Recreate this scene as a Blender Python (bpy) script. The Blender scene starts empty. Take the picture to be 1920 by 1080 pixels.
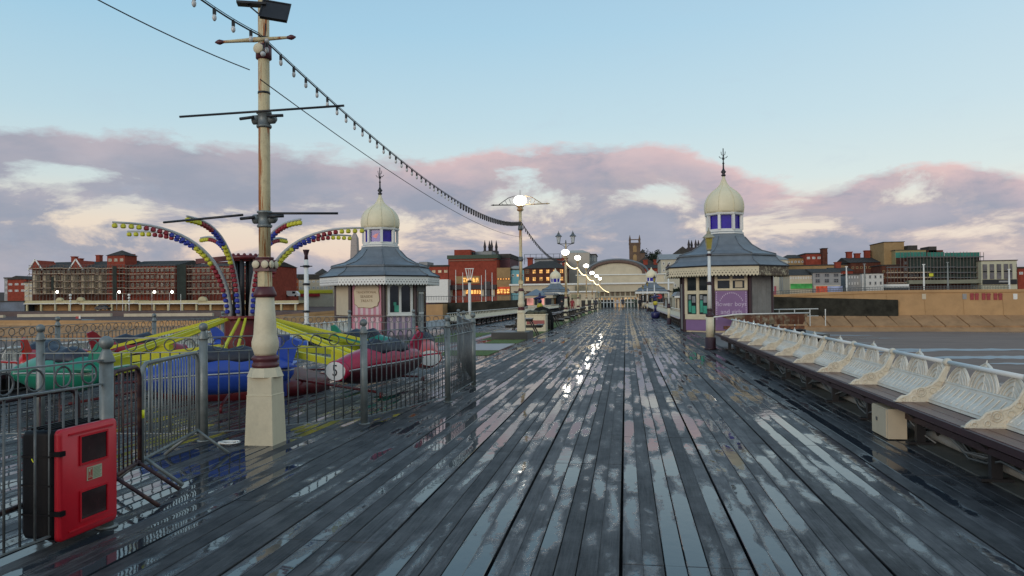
import bpy, math, random
from mathutils import Vector, Matrix
random.seed(11)
S = bpy.context.scene
COL = S.collection
R = math.radians
PI = math.pi

# ------------------------------------------------------------------ camera
EYE = 1.6
F = 1400.0
CM = Matrix.Rotation(R(8.65), 3, 'Z') @ Matrix.Rotation(R(90.91), 3, 'X') @ Matrix.Rotation(R(-0.6), 3, 'Z')
cd = bpy.data.cameras.new("camera")
cd.sensor_width = 36
cd.lens = 26.25
cd.clip_start = 0.05
cd.clip_end = 6000
cam = bpy.data.objects.new("camera", cd)
cam.matrix_world = Matrix.Translation((0, 0, EYE)) @ CM.to_4x4()
COL.objects.link(cam)
S.camera = cam

def ray(px, py):
    return CM @ Vector(((px - 960) / F, -(py - 540) / F, -1))
def G(px, py, z=0.0):           # point on the horizontal plane z
    r = ray(px, py); t = (z - EYE) / r.z
    return Vector((r.x * t, r.y * t, z))
def PY(px, py, Y):              # point at distance Y along the pier
    r = ray(px, py); t = Y / r.y
    return Vector((r.x * t, Y, EYE + r.z * t))
def PD(px, py, d):              # point at depth d
    r = ray(px, py)
    return Vector((r.x * d, r.y * d, EYE + r.z * d))

# ------------------------------------------------------------------ world
W = bpy.data.worlds.new("World")
S.world = W
W.use_nodes = True
def world():
    nt = W.node_tree; N = nt.nodes; L = nt.links
    N.clear()
    def nd(t, **k):
        n = N.new(t)
        for a, b in k.items(): setattr(n, a, b)
        return n
    def mth(op, a, b=None, clamp=False):
        n = nd('ShaderNodeMath', operation=op, use_clamp=clamp)
        for i, v in enumerate((a, b)):
            if v is None: continue
            if isinstance(v, (int, float)): n.inputs[i].default_value = v
            else: L.new(v, n.inputs[i])
        return n.outputs[0]
    def ramp(fac, pts, interp='LINEAR'):
        n = nd('ShaderNodeValToRGB'); r = n.color_ramp; r.interpolation = interp
        while len(r.elements) < len(pts): r.elements.new(0.5)
        for e, (p, c) in zip(r.elements, pts):
            e.position = p; e.color = c if len(c) == 4 else (*c, 1)
        L.new(fac, n.inputs[0]); return n.outputs[0]
    def mix(f, a, b):
        n = nd('ShaderNodeMixRGB')
        for i, v in enumerate((f, a, b)):
            if isinstance(v, (int, float)): n.inputs[i].default_value = v
            elif isinstance(v, tuple): n.inputs[i].default_value = (*v, 1)
            else: L.new(v, n.inputs[i])
        return n.outputs[0]
    def noise(vec, scale, det=6, rough=0.55, dist=0.0):
        n = nd('ShaderNodeTexNoise'); L.new(vec, n.inputs['Vector'])
        n.inputs['Scale'].default_value = scale; n.inputs['Detail'].default_value = det
        n.inputs['Roughness'].default_value = rough; n.inputs['Distortion'].default_value = dist
        return n.outputs['Fac']
    def c(r, g, b):
        return tuple(((v / 255 + 0.055) / 1.055) ** 2.4 for v in (r, g, b))
    tc = nd('ShaderNodeTexCoord')
    sx = nd('ShaderNodeSeparateXYZ'); L.new(tc.outputs['Generated'], sx.inputs[0])
    X, Y, Z = sx.outputs
    hor = mth('SQRT', mth('ADD', mth('MULTIPLY', X, X), mth('MULTIPLY', Y, Y)))
    t = mth('DIVIDE', Z, mth('MAXIMUM', hor, 0.05))          # tangent of the elevation
    az = mth('DIVIDE', X, mth('MAXIMUM', Y, 0.05))           # tangent of azimuth, 0 = along the pier
    az = mth('MINIMUM', mth('MAXIMUM', az, -1.3), 1.3)
    # clear sky behind the clouds
    sky = ramp(mth('MULTIPLY', t, 1.0, True), [
        (0.0, c(196, 182, 182)), (0.06, c(232, 208, 192)), (0.10, c(236, 220, 202)), (0.15, c(208, 222, 222)),
        (0.23, c(186, 214, 226)), (0.36, c(160, 202, 226)), (0.6, c(128, 174, 210)), (1.0, c(104, 148, 188))])
    # a broad lightening towards the right, a little deeper blue to the left
    side = mth('MULTIPLY', mth('ADD', az, 1.0), 0.5, True)
    sky = mix(mth('MULTIPLY', mth('MULTIPLY', side, side), 0.50), sky, c(228, 236, 238))
    ns = nd('ShaderNodeTexSky'); ns.sky_type = 'NISHITA'; ns.sun_disc = False
    ns.sun_elevation = R(4); ns.sun_rotation = R(205)
    nsx = nd('ShaderNodeMixRGB', blend_type='MULTIPLY'); nsx.inputs[0].default_value = 1
    L.new(ns.outputs[0], nsx.inputs[1]); nsx.inputs[2].default_value = (0.12, 0.12, 0.12, 1)
    sky = mix(0.12, sky, nsx.outputs[0])
    # cloud coordinates
    cv = nd('ShaderNodeCombineXYZ')
    L.new(X, cv.inputs[0]); L.new(Y, cv.inputs[1]); L.new(mth('MULTIPLY', t, 2.6), cv.inputs[2])
    V = cv.outputs[0]
    nA = noise(V, 3.1, 9, 0.58, 0.15)
    nB = noise(V, 9.0, 9, 0.62, 0.2)
    nC = noise(V, 1.5, 3, 0.5)
    # top edge of the bank by azimuth
    top = ramp(mth('MULTIPLY', mth('ADD', az, 1.3), 1 / 2.6), [
        (0.0, (.215,) * 3), (0.40, (.205,) * 3), (0.47, (.203,) * 3), (0.535, (.180,) * 3), (0.56, (.150,) * 3), (0.592, (.155,) * 3),
        (0.625, (.172,) * 3), (0.668, (.165,) * 3), (0.69, (.135,) * 3), (0.75, (.130,) * 3), (1.0, (.16,) * 3)])
    edge = mth('ADD', top, mth('MULTIPLY', mth('SUBTRACT', nA, 0.5), 0.14))
    edge = mth('ADD', edge, mth('MULTIPLY', mth('SUBTRACT', nB, 0.5), 0.075))
    inside = mth('MULTIPLY', mth('SUBTRACT', edge, t), 60.0)
    inside = mth('MINIMUM', mth('MAXIMUM', inside, 0.0), 1.0)
    # openings in the lower middle of the bank
    nO = noise(V, 5.6, 9, 0.62, 0.35)
    openb = ramp(mth('MULTIPLY', t, 4.0, True), [(0.0, (0, 0, 0)), (0.13, (0, 0, 0)), (0.27, (1, 1, 1)), (0.50, (1, 1, 1)), (0.72, (.25,) * 3), (1, (.1,) * 3)])
    def blob(a0, t0, sa, st, amp):
        dx = mth('MULTIPLY', mth('SUBTRACT', az, a0), 1/sa); dy = mth('MULTIPLY', mth('SUBTRACT', t, t0), 1/st)
        return mth('MULTIPLY', mth('EXPONENT', mth('MULTIPLY', mth('ADD', mth('MULTIPLY', dx, dx), mth('MULTIPLY', dy, dy)), -1.0)), amp)
    extra = None
    for bb in ((0.02,.130,.09,.020,.10), (.215,.100,.085,.026,.14), (.52,.145,.08,.016,.12), (-.78,.150,.18,.03,.07), (-.45,.072,.16,.020,.12), (-.14,.085,.10,.018,.10), (-1.0,.10,.2,.03,.05), (.38,.075,.10,.010,.06), (-.30,.135,.14,.03,-.06), (.36,.14,.07,.03,-.08)):
        e_ = blob(*bb); extra = e_ if extra is None else mth('ADD', extra, e_)
    nO = mth('ADD', nO, extra)
    opn = mth('SUBTRACT', mth('ADD', nO, mth('MULTIPLY', openb, 0.135)), 0.655)
    opn = mth('MULTIPLY', opn, 11.0, True)
    dens = mth('MULTIPLY', inside, mth('SUBTRACT', 1.0, mth('MULTIPLY', opn, 0.92)))
    # cloud colour: grey-lavender bodies, pink tops, blue-grey towards the horizon
    body = ramp(mth('MULTIPLY', t, 4.0, True), [
        (0.0, c(132, 138, 154)), (0.14, c(140, 147, 163)), (0.35, c(147, 153, 168)), (0.75, c(150, 156, 170)), (1, c(168, 172, 184))])
    tone = mth('MULTIPLY', mth('SUBTRACT', nB, 0.40), 3.0, True)
    body = mix(mth('MULTIPLY', tone, 0.55), body, c(176, 174, 184))
    dark = mth('MULTIPLY', mth('SUBTRACT', nC, 0.47), 4.0, True)
    body = mix(mth('MULTIPLY', dark, 0.40), body, c(134, 142, 162))
    rim = mth('SUBTRACT', 1.0, mth('MULTIPLY', mth('SUBTRACT', edge, t), 15.0, True))
    pinkz = ramp(mth('MULTIPLY', mth('ADD', az, 1.3), 1 / 2.6), [
        (0.0, (.15,) * 3), (0.33, (.25,) * 3), (0.42, (.85,) * 3), (0.66, (1, 1, 1)), (1.0, (.7,) * 3)])
    body = mix(mth('MULTIPLY', mth('MULTIPLY', mth('MULTIPLY', rim, pinkz), mth('MULTIPLY', mth('SUBTRACT', nB, 0.33), 4.5, True)), 0.95), body, c(230, 195, 191))
    blush = mth('MULTIPLY', mth('SUBTRACT', noise(V, 4.2, 5, 0.5), 0.52), 7.0, True)
    body = mix(mth('MULTIPLY', blush, 0.40), body, c(200, 186, 190))
    glow = ramp(mth('MULTIPLY', t, 4.0, True), [(0.0, (.0,) * 3), (0.10, (.15,) * 3), (0.25, (1, 1, 1)), (0.5, (.5,) * 3), (0.8, (0, 0, 0))])
    gl2 = mth('MULTIPLY', mth('SUBTRACT', nO, 0.46), 7.0, True)
    gaz = ramp(mth('MULTIPLY', mth('ADD', az, 1.3), 1 / 2.6), [(0.0, (.1,) * 3), (0.22, (.35,) * 3), (0.4, (1, 1, 1)), (1.0, (.9,) * 3)])
    body = mix(mth('MULTIPLY', mth('MULTIPLY', mth('MULTIPLY', glow, gl2), gaz), 0.62), body, c(238, 208, 188))
    out = mix(dens, sky, body)
    # thin high streaks on the right
    cs = noise(V, 7.0, 8, 0.65, 0.5)
    wisps = mth('MULTIPLY', mth('MULTIPLY', mth('SUBTRACT', cs, 0.58), 5.0, True), mth('MULTIPLY', mth('SUBTRACT', 0.5, t), 2.2, True))
    out = mix(mth('MULTIPLY', wisps, 0.30), out, c(176, 188, 204))
    # below the horizon: dull sea colour
    below = mth('MULTIPLY', mth('SUBTRACT', 0.0, t), 30.0, True)
    out = mix(below, out, c(110, 112, 118))
    bg = nd('ShaderNodeBackground'); L.new(out, bg.inputs[0]); bg.inputs[1].default_value = 1.12
    wo = nd('ShaderNodeOutputWorld'); L.new(bg.outputs[0], wo.inputs[0])
world()
sl = bpy.data.lights.new("sun", 'SUN')
sl.energy = 1.25; sl.angle = R(30); sl.color = (1.0, 0.86, 0.74)
so = bpy.data.objects.new("sun", sl); COL.objects.link(so)
so.rotation_euler = (R(78), 0, R(-25))        # low sun behind the camera
vs = S.view_settings
vs.view_transform = 'Standard'; vs.look = 'None'; vs.exposure = 0.0; vs.gamma = 1.0; vs.use_curve_mapping = False
S.render.engine = 'CYCLES'
S.cycles.use_denoising = True
S.cycles.sample_clamp_indirect = 6
S.cycles.max_bounces = 6
S.cycles.caustics_reflective = False; S.cycles.caustics_refractive = False

# ------------------------------------------------------------------ helpers
class MB:
    def __init__(s):
        s.v = []; s.f = []; s.mi = []; s.sm = []; s.k = 0; s.smooth = False; s.M = None
    def add(s, vs_, fs, smooth=None):
        b = len(s.v)
        for p in vs_:
            p = Vector(p)
            if s.M is not None: p = s.M @ p
            s.v.append(p)
        for f in fs:
            s.f.append([i + b for i in f]); s.mi.append(s.k); s.sm.append(s.smooth if smooth is None else smooth)
        return s
    def box(s, x0, x1, y0, y1, z0, z1):
        return s.add([(x0,y0,z0),(x1,y0,z0),(x1,y1,z0),(x0,y1,z0),(x0,y0,z1),(x1,y0,z1),(x1,y1,z1),(x0,y1,z1)],
            [(0,3,2,1),(4,5,6,7),(0,1,5,4),(1,2,6,5),(2,3,7,6),(3,0,4,7)], False)
    def cbox(s, c, d):
        return s.box(c[0]-d[0]/2, c[0]+d[0]/2, c[1]-d[1]/2, c[1]+d[1]/2, c[2]-d[2]/2, c[2]+d[2]/2)
    def bar(s, a, b, w, h=None, up=(0,0,1)):
        a = Vector(a); b = Vector(b); h = h or w
        d = (b - a).normalized(); u = Vector(up)
        if abs(d.dot(u)) > 0.98: u = Vector((1, 0, 0))
        sx = d.cross(u).normalized() * (w / 2); sz = sx.cross(d).normalized() * (h / 2)
        vs_ = [a - sx - sz, a + sx - sz, a + sx + sz, a - sx + sz, b - sx - sz, b + sx - sz, b + sx + sz, b - sx + sz]
        return s.add(vs_, [(0,1,2,3),(4,7,6,5),(0,4,5,1),(1,5,6,2),(2,6,7,3),(3,7,4,0)], False)
    def tube(s, pts, r, n=6, closed=False):
        pts = [Vector(p) for p in pts]; m = len(pts)
        rs = r if isinstance(r, (list, tuple)) else [r] * m
        vs_ = []; up = None
        for i, p in enumerate(pts):
            a = pts[(i - 1) % m] if (closed or i > 0) else p
            b = pts[(i + 1) % m] if (closed or i < m - 1) else p
            d = (b - a).normalized()
            if up is None:
                up = Vector((0, 0, 1)) if abs(d.z) < 0.95 else Vector((1, 0, 0))
            x = d.cross(up)
            if x.length < 1e-6: x = d.cross(Vector((0.3, 1, 0.2)))
            x.normalize(); y = x.cross(d).normalized(); up = y
            for k in range(n):
                t = 2 * PI * k / n
                vs_.append(p + (x * math.cos(t) + y * math.sin(t)) * rs[i])
        fs = []
        for i in range(m if closed else m - 1):
            for k in range(n):
                j = (i + 1) % m
                fs.append((i*n+k, i*n+(k+1)%n, j*n+(k+1)%n, j*n+k))
        if not closed:
            fs.append(tuple(range(n-1, -1, -1))); fs.append(tuple((m-1)*n + k for k in range(n)))
        return s.add(vs_, fs, n > 4)
    def lathe(s, prof, n=16, c=(0,0), rot=0.0, smooth=None, cap=True):
        vs_ = []
        for r, z in prof:
            for k in range(n):
                t = 2*PI*k/n + rot
                vs_.append((c[0] + r*math.cos(t), c[1] + r*math.sin(t), z))
        fs = []
        for i in range(len(prof)-1):
            for k in range(n):
                fs.append((i*n+k, i*n+(k+1)%n, (i+1)*n+(k+1)%n, (i+1)*n+k))
        if cap:
            fs.append(tuple(range(n-1, -1, -1))); fs.append(tuple((len(prof)-1)*n + k for k in range(n)))
        return s.add(vs_, fs, (n > 8) if smooth is None else smooth)
    def ball(s, c, r, n=8, sc=(1,1,1)):
        m = max(4, n//2 + 1); vs_ = []; fs = []
        for i in range(m+1):
            a = PI * i / m
            for k in range(n):
                t = 2*PI*k/n
                vs_.append((c[0]+sc[0]*r*math.sin(a)*math.cos(t), c[1]+sc[1]*r*math.sin(a)*math.sin(t), c[2]-sc[2]*r*math.cos(a)))
        for i in range(m):
            for k in range(n):
                fs.append((i*n+k, i*n+(k+1)%n, (i+1)*n+(k+1)%n, (i+1)*n+k))
        return s.add(vs_, fs, True)
    def poly(s, pts, d):            # extrude a polygon (3-D points) by vector d
        n = len(pts); d = Vector(d)
        a = [Vector(p) for p in pts]; b = [p + d for p in a]
        fs = [tuple(range(n-1, -1, -1)), tuple(range(n, 2*n))]
        for i in range(n): fs.append((i, (i+1) % n, n + (i+1) % n, n + i))
        return s.add(a + b, fs, False)
    def quad(s, a, b, c, d):
        return s.add([a, b, c, d], [(0,1,2,3)], False)
    def loft(s, rings, smooth=True, cap=True):
        n = len(rings[0]); vs_ = [p for r_ in rings for p in r_]; fs = []
        for i in range(len(rings)-1):
            for k in range(n): fs.append((i*n+k, i*n+(k+1)%n, (i+1)*n+(k+1)%n, (i+1)*n+k))
        if cap: fs.append(tuple(range(n-1,-1,-1))); fs.append(tuple((len(rings)-1)*n+k for k in range(n)))
        return s.add(vs_, fs, smooth)
    def mesh(s, name, mats):
        me = bpy.data.meshes.new(name)
        me.from_pydata([tuple(p) for p in s.v], [], s.f)
        if not isinstance(mats, (list, tuple)): mats = [mats]
        for m in mats: me.materials.append(m)
        me.polygons.foreach_set('material_index', s.mi)
        me.polygons.foreach_set('use_smooth', s.sm)
        me.update()
        import bmesh
        b = bmesh.new(); b.from_mesh(me); bmesh.ops.recalc_face_normals(b, faces=b.faces); b.to_mesh(me); b.free()
        return me

def inst(name, me, parent=None, loc=(0,0,0), rz=0.0, M=None, **kw):
    o = bpy.data.objects.new(name, me); COL.objects.link(o)
    if M is not None: o.matrix_basis = M
    else:
        o.location = loc; o.rotation_euler = (0, 0, rz)
    if parent is not None: o.parent = parent
    for k, v in kw.items(): o[k] = v
    return o
def part(name, mb, mats, parent=None, **kw):
    return inst(name, mb.mesh(name, mats), parent, **kw)
def thing(name, label, cat, loc=(0,0,0), rz=0.0, group=None):
    o = bpy.data.objects.new(name, None); COL.objects.link(o)
    o.location = loc; o.rotation_euler = (0, 0, rz); o.empty_display_size = 0.2
    o['label'] = label; o['category'] = cat
    if group: o['group'] = group
    return o
def struct(name, mb, mats, **kw):
    return part(name, mb, mats, kind='structure', **kw)
KIDS = {}
def copy_tree(o, parent=None, loc=None, rz=None, label=None):
    c = o.copy(); COL.objects.link(c)
    if parent is not None: c.parent = parent
    if loc is not None: c.location = loc
    if rz is not None: c.rotation_euler = (0, 0, rz)
    if label: c['label'] = label
    for ch in list(o.children): copy_tree(ch, c)
    return c
def text_mesh(txt, size, ext=0.002, mat=None, align='CENTER'):
    cu = bpy.data.curves.new("lettering", 'FONT'); cu.body = txt; cu.size = size; cu.extrude = ext
    cu.align_x = align; cu.align_y = 'CENTER'; cu.resolution_u = 3
    ob = bpy.data.objects.new("lettering", cu); COL.objects.link(ob)
    dg = bpy.context.evaluated_depsgraph_get(); dg.update()
    me = bpy.data.meshes.new_from_object(ob.evaluated_get(dg))
    bpy.data.objects.remove(ob)
    me.materials.clear()
    if mat: me.materials.append(mat)
    return me

# ------------------------------------------------------------------ materials
def sr(r, g, b):
    return tuple(((v / 255 + 0.055) / 1.055) ** 2.4 for v in (r, g, b))
MATS = {}
def mat(name, col, rough=0.6, metal=0.0, var=0.25, scale=3.0, col2=None, bump=0.0, bscale=30.0, stretch=(1,1,1), grime=0.0, grime_col=(0.05,0.045,0.04), gscale=1.3, spec=0.5, mask=(0.45,0.6)):
    if name in MATS: return MATS[name]
    m = bpy.data.materials.new(name); m.use_nodes = True; MATS[name] = m
    nt = m.node_tree; N = nt.nodes; L = nt.links; N.clear()
    out = N.new('ShaderNodeOutputMaterial'); b = N.new('ShaderNodeBsdfPrincipled'); L.new(b.outputs[0], out.inputs[0])
    b.inputs['Roughness'].default_value = rough; b.inputs['Metallic'].default_value = metal
    b.inputs['Specular IOR Level'].default_value = spec
    g = N.new('ShaderNodeNewGeometry'); mp = N.new('ShaderNodeMapping'); mp.inputs['Scale'].default_value = stretch
    L.new(g.outputs['Position'], mp.inputs[0])
    n1 = N.new('ShaderNodeTexNoise'); n1.inputs['Scale'].default_value = scale; n1.inputs['Detail'].default_value = 6; n1.inputs['Roughness'].default_value = .62
    L.new(mp.outputs[0], n1.inputs['Vector'])
    mr = N.new('ShaderNodeMapRange'); mr.inputs[1].default_value = 0.3; mr.inputs[2].default_value = 0.7
    L.new(n1.outputs['Fac'], mr.inputs[0])
    mx = N.new('ShaderNodeMixRGB')
    lo = tuple(max(0, c * (1 - var)) for c in col); hi = tuple(min(1, c * (1 + var)) for c in col)
    mx.inputs[1].default_value = (*lo, 1); mx.inputs[2].default_value = (*hi, 1)
    L.new(mr.outputs[0], mx.inputs[0]); cur = mx.outputs[0]
    if col2 is not None:
        n3 = N.new('ShaderNodeTexNoise'); n3.inputs['Scale'].default_value = gscale; n3.inputs['Detail'].default_value = 8; n3.inputs['Roughness'].default_value = .7
        L.new(mp.outputs[0], n3.inputs['Vector'])
        m3 = N.new('ShaderNodeMapRange'); m3.inputs[1].default_value = mask[0]; m3.inputs[2].default_value = mask[1]
        L.new(n3.outputs['Fac'], m3.inputs[0])
        x3 = N.new('ShaderNodeMixRGB'); L.new(m3.outputs[0], x3.inputs[0]); L.new(cur, x3.inputs[1]); x3.inputs[2].default_value = (*col2, 1)
        cur = x3.outputs[0]
    if grime > 0:
        n4 = N.new('ShaderNodeTexNoise'); n4.inputs['Scale'].default_value = gscale * 2.3; n4.inputs['Detail'].default_value = 9; n4.inputs['Roughness'].default_value = .75
        L.new(g.outputs['Position'], n4.inputs['Vector'])
        m4 = N.new('ShaderNodeMapRange'); m4.inputs[1].default_value = 0.48; m4.inputs[2].default_value = 0.75; m4.inputs[4].default_value = grime
        L.new(n4.outputs['Fac'], m4.inputs[0])
        x4 = N.new('ShaderNodeMixRGB'); L.new(m4.outputs[0], x4.inputs[0]); L.new(cur, x4.inputs[1]); x4.inputs[2].default_value = (*grime_col, 1)
        cur = x4.outputs[0]
    L.new(cur, b.inputs['Base Color'])
    if bump > 0:
        n2 = N.new('ShaderNodeTexNoise'); n2.inputs['Scale'].default_value = bscale; n2.inputs['Detail'].default_value = 5
        L.new(mp.outputs[0], n2.inputs['Vector'])
        bp = N.new('ShaderNodeBump'); bp.inputs['Strength'].default_value = bump; bp.inputs['Distance'].default_value = 0.02
        L.new(n2.outputs['Fac'], bp.inputs['Height']); L.new(bp.outputs[0], b.inputs['Normal'])
    return m
def emit(name, col, strength, var=0.0, scale=0.8):
    if name in MATS: return MATS[name]
    m = bpy.data.materials.new(name); m.use_nodes = True; MATS[name] = m
    nt = m.node_tree; N = nt.nodes; L = nt.links; N.clear()
    out = N.new('ShaderNodeOutputMaterial'); e = N.new('ShaderNodeEmission'); L.new(e.outputs[0], out.inputs[0])
    e.inputs[0].default_value = (*col, 1); e.inputs[1].default_value = strength
    if var > 0:
        g = N.new('ShaderNodeNewGeometry'); n1 = N.new('ShaderNodeTexNoise'); n1.inputs['Scale'].default_value = scale; n1.inputs['Detail'].default_value = 3
        L.new(g.outputs['Position'], n1.inputs['Vector'])
        mr = N.new('ShaderNodeMapRange'); mr.inputs[1].default_value = .35; mr.inputs[2].default_value = .65
        mr.inputs[3].default_value = strength * (1 - var); mr.inputs[4].default_value = strength
        L.new(n1.outputs['Fac'], mr.inputs[0]); L.new(mr.outputs[0], e.inputs[1])
    return m

cream = mat('cream_paint', (.66,.58,.40), .6, var=.10, grime=.35, grime_col=(.22,.17,.10), bump=.08)
cream_rust = mat('cream_paint_rusting', (.62,.52,.30), .6, var=.10, scale=5, col2=(.36,.115,.025), gscale=5.0, stretch=(3.2,3.2,.20), mask=(.52,.57), grime=.4, grime_col=(.10,.05,.03), bump=.25, bscale=40)
rust = mat('rust', (.20,.075,.03), .8, var=.5, scale=9, col2=(.06,.03,.02), gscale=5, bump=.3)
burg = mat('burgundy_paint', (.10,.022,.026), .45, var=.2, grime=.3)
burg_dk = mat('dark_burgundy_paint', (.035,.012,.016), .5, var=.2)
galv = mat('galvanised_steel', (.20,.22,.21), .5, .35, var=.22, scale=9, grime=.4, grime_col=(.09,.09,.085), bump=.05)
galv_dk = mat('dull_grey_iron', (.11,.12,.12), .5, .3, var=.25, scale=12, grime=.35)
black = mat('black_iron', (.018,.018,.02), .5, .1, var=.3)
blackp = mat('black_plastic', (.006,.006,.007), .5, spec=.15, var=.3, bump=.04)
white = mat('white_paint', (.72,.72,.67), .5, var=.06, grime=.22, grime_col=(.33,.28,.2))
ironwhite = mat('white_cast_iron', (.70,.66,.56), .5, var=.10, scale=6, col2=(.42,.30,.13), gscale=4, mask=(.62,.80), grime=.25, grime_col=(.25,.16,.07), bump=.5, bscale=55)
bracket_m = mat('rust_stained_cream_iron', (.64,.58,.45), .5, var=.12, scale=8, col2=(.36,.16,.05), gscale=7, mask=(.60,.76), bump=.5, bscale=60)
seat_m = mat('brown_bench_boards', (.115,.042,.036), .30, var=.35, scale=7, stretch=(6,.5,6), bump=.25, bscale=25, grime=.3, grime_col=(.05,.05,.055))
lead = mat('lead_grey_roof', (.150,.172,.190), .5, var=.14, scale=2.5, grime=.35, grime_col=(.07,.085,.10), bump=.08, bscale=12)
dome_m = mat('cream_dome_paint', (.76,.68,.46), .5, var=.05, grime=.15, grime_col=(.35,.30,.2))
wood_grey = mat('weathered_grey_board', (.24,.225,.20), .7, var=.2, scale=2, grime=.5, grime_col=(.12,.10,.08))
glass_dk = mat('dark_window_glass', (.02,.025,.03), .06, var=.3)
glass_bl = mat('cobalt_stained_glass', (.035,.02,.33), .12, var=.25)
glass_rd = mat('red_stained_glass', (.55,.04,.06), .15)
brick_red = mat('red_brickwork', (.27,.058,.036), .9, spec=.12, var=.22, scale=1.2, grime=.3, grime_col=(.09,.04,.03))
brick_dk = mat('dark_brickwork', (.115,.045,.030), .9, spec=.12, var=.35, scale=.8, grime=.4, grime_col=(.03,.02,.02))
brick_or = mat('orange_render', (.45,.12,.045), .9, spec=.12, var=.15)
slate = mat('slate_roof', (.060,.056,.050), .9, spec=.12, var=.25, scale=1.5)
stone_cr = mat('cream_render', (.54,.47,.34), .85, spec=.15, var=.10, scale=.7, grime=.25, grime_col=(.3,.26,.2))
stone_tan = mat('tan_stone', (.35,.23,.11), .9, spec=.12, var=.15, scale=.6, grime=.3)
stone_grey = mat('grey_render', (.31,.31,.30), .9, spec=.12, var=.12, scale=.8, grime=.2)
# ------------------------------------------------------------------ deck
PW = 0.7767 / 6
def deck_material():
    m = bpy.data.materials.new("wet_deck_timber"); m.use_nodes = True
    nt = m.node_tree; N = nt.nodes; L = nt.links; N.clear()
    out = N.new('ShaderNodeOutputMaterial'); b = N.new('ShaderNodeBsdfPrincipled'); L.new(b.outputs[0], out.inputs[0])
    g = N.new('ShaderNodeNewGeometry'); sp = N.new('ShaderNodeSeparateXYZ'); L.new(g.outputs['Position'], sp.inputs[0])
    def mth(op, a, bb=None, clamp=False):
        n = N.new('ShaderNodeMath'); n.operation = op; n.use_clamp = clamp
        for i, v in enumerate((a, bb)):
            if v is None: continue
            if isinstance(v, (int, float)): n.inputs[i].default_value = v
            else: L.new(v, n.inputs[i])
        return n.outputs[0]
    def comb(x, y, z):
        n = N.new('ShaderNodeCombineXYZ')
        for i, v in enumerate((x, y, z)):
            if isinstance(v, (int, float)): n.inputs[i].default_value = v
            else: L.new(v, n.inputs[i])
        return n.outputs[0]
    def noise(v, s, d=5, r=.6, dist=0):
        n = N.new('ShaderNodeTexNoise'); n.inputs['Scale'].default_value = s; n.inputs['Detail'].default_value = d
        n.inputs['Roughness'].default_value = r; n.inputs['Distortion'].default_value = dist
        L.new(v, n.inputs['Vector']); return n.outputs['Fac']
    X, Y, Z = sp.outputs
    idx = mth('FLOOR', mth('DIVIDE', mth('ADD', X, 0.05), PW))
    wn = N.new('ShaderNodeTexWhiteNoise'); wn.noise_dimensions = '1D'; L.new(idx, wn.inputs['W'])
    rnd = wn.outputs['Value']
    off = mth('MULTIPLY', rnd, 37.0)
    # standing water: long patches that follow each plank, low-frequency wetter and drier areas
    v1 = comb(mth('MULTIPLY', X, 3.0), mth('MULTIPLY', Y, .85), off)
    n1 = noise(v1, 1.0, 7, .58, .35)
    v2 = comb(X, mth('MULTIPLY', Y, .5), 0.0)
    n2 = noise(v2, .55, 3, .5)
    n5 = noise(comb(mth('MULTIPLY', X, 1.0), Y, 3.0), 7.0, 6, .7)
    # across the plank: water lies in the cupped middle
    fr = mth('FRACT', mth('DIVIDE', mth('ADD', X, 0.05), PW))
    cup = mth('ABSOLUTE', mth('SUBTRACT', fr, .5))
    s = mth('ADD', n1, mth('MULTIPLY', mth('SUBTRACT', n2, .5), .55))
    s = mth('ADD', s, mth('MULTIPLY', mth('SUBTRACT', n5, .5), .17))
    s = mth('ADD', s, mth('MULTIPLY', mth('SUBTRACT', rnd, .5), .20))
    s = mth('SUBTRACT', s, mth('MULTIPLY', mth('MULTIPLY', cup, cup), .38))
    wet = mth('MULTIPLY', mth('SUBTRACT', s, .462), 14.0, True)
    damp = mth('MULTIPLY', mth('SUBTRACT', s, .34), 5.0, True)
    gr = noise(comb(mth('MULTIPLY', X, 60), mth('MULTIPLY', Y, 2.2), off), 1.0, 5, .7)
    blot = noise(comb(X, mth('MULTIPLY', Y, .6), off), 3.5, 6, .7)
    cr = N.new('ShaderNodeValToRGB'); L.new(mth('ADD', mth('MULTIPLY', gr, .5), mth('MULTIPLY', blot, .5)), cr.inputs[0])
    cr.color_ramp.elements[0].position = .36; cr.color_ramp.elements[0].color = (.006, .007, .009, 1)
    cr.color_ramp.elements[1].position = .64; cr.color_ramp.elements[1].color = (.125, .122, .120, 1)
    hs = N.new('ShaderNodeMixRGB'); hs.blend_type = 'MULTIPLY'; hs.inputs[0].default_value = 1
    L.new(cr.outputs[0], hs.inputs[1])
    tone = N.new('ShaderNodeMapRange'); L.new(rnd, tone.inputs[0]); tone.inputs[3].default_value = .72; tone.inputs[4].default_value = 1.30
    L.new(tone.outputs[0], hs.inputs[2])
    mw = N.new('ShaderNodeMixRGB'); L.new(wet, mw.inputs[0]); L.new(hs.outputs[0], mw.inputs[1]); mw.inputs[2].default_value = (.030, .037, .045, 1)
    L.new(mw.outputs[0], b.inputs['Base Color'])
    rdry = mth('ADD', .44, mth('MULTIPLY', gr, .22))
    rdry = mth('SUBTRACT', rdry, mth('MULTIPLY', damp, .16))
    rr = N.new('ShaderNodeMapRange'); L.new(wet, rr.inputs[0]); L.new(rdry, rr.inputs[3]); rr.inputs[4].default_value = .045
    L.new(rr.outputs[0], b.inputs['Roughness'])
    spc = N.new('ShaderNodeMapRange'); L.new(wet, spc.inputs[0]); spc.inputs[3].default_value = .17; spc.inputs[4].default_value = .58; L.new(spc.outputs[0], b.inputs['Specular IOR Level'])
    hgt = mth('ADD', mth('MULTIPLY', gr, .5), mth('MULTIPLY', n5, .5))
    hgt = mth('MULTIPLY', hgt, mth('SUBTRACT', 1.0, mth('MULTIPLY', wet, .997)))
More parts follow.
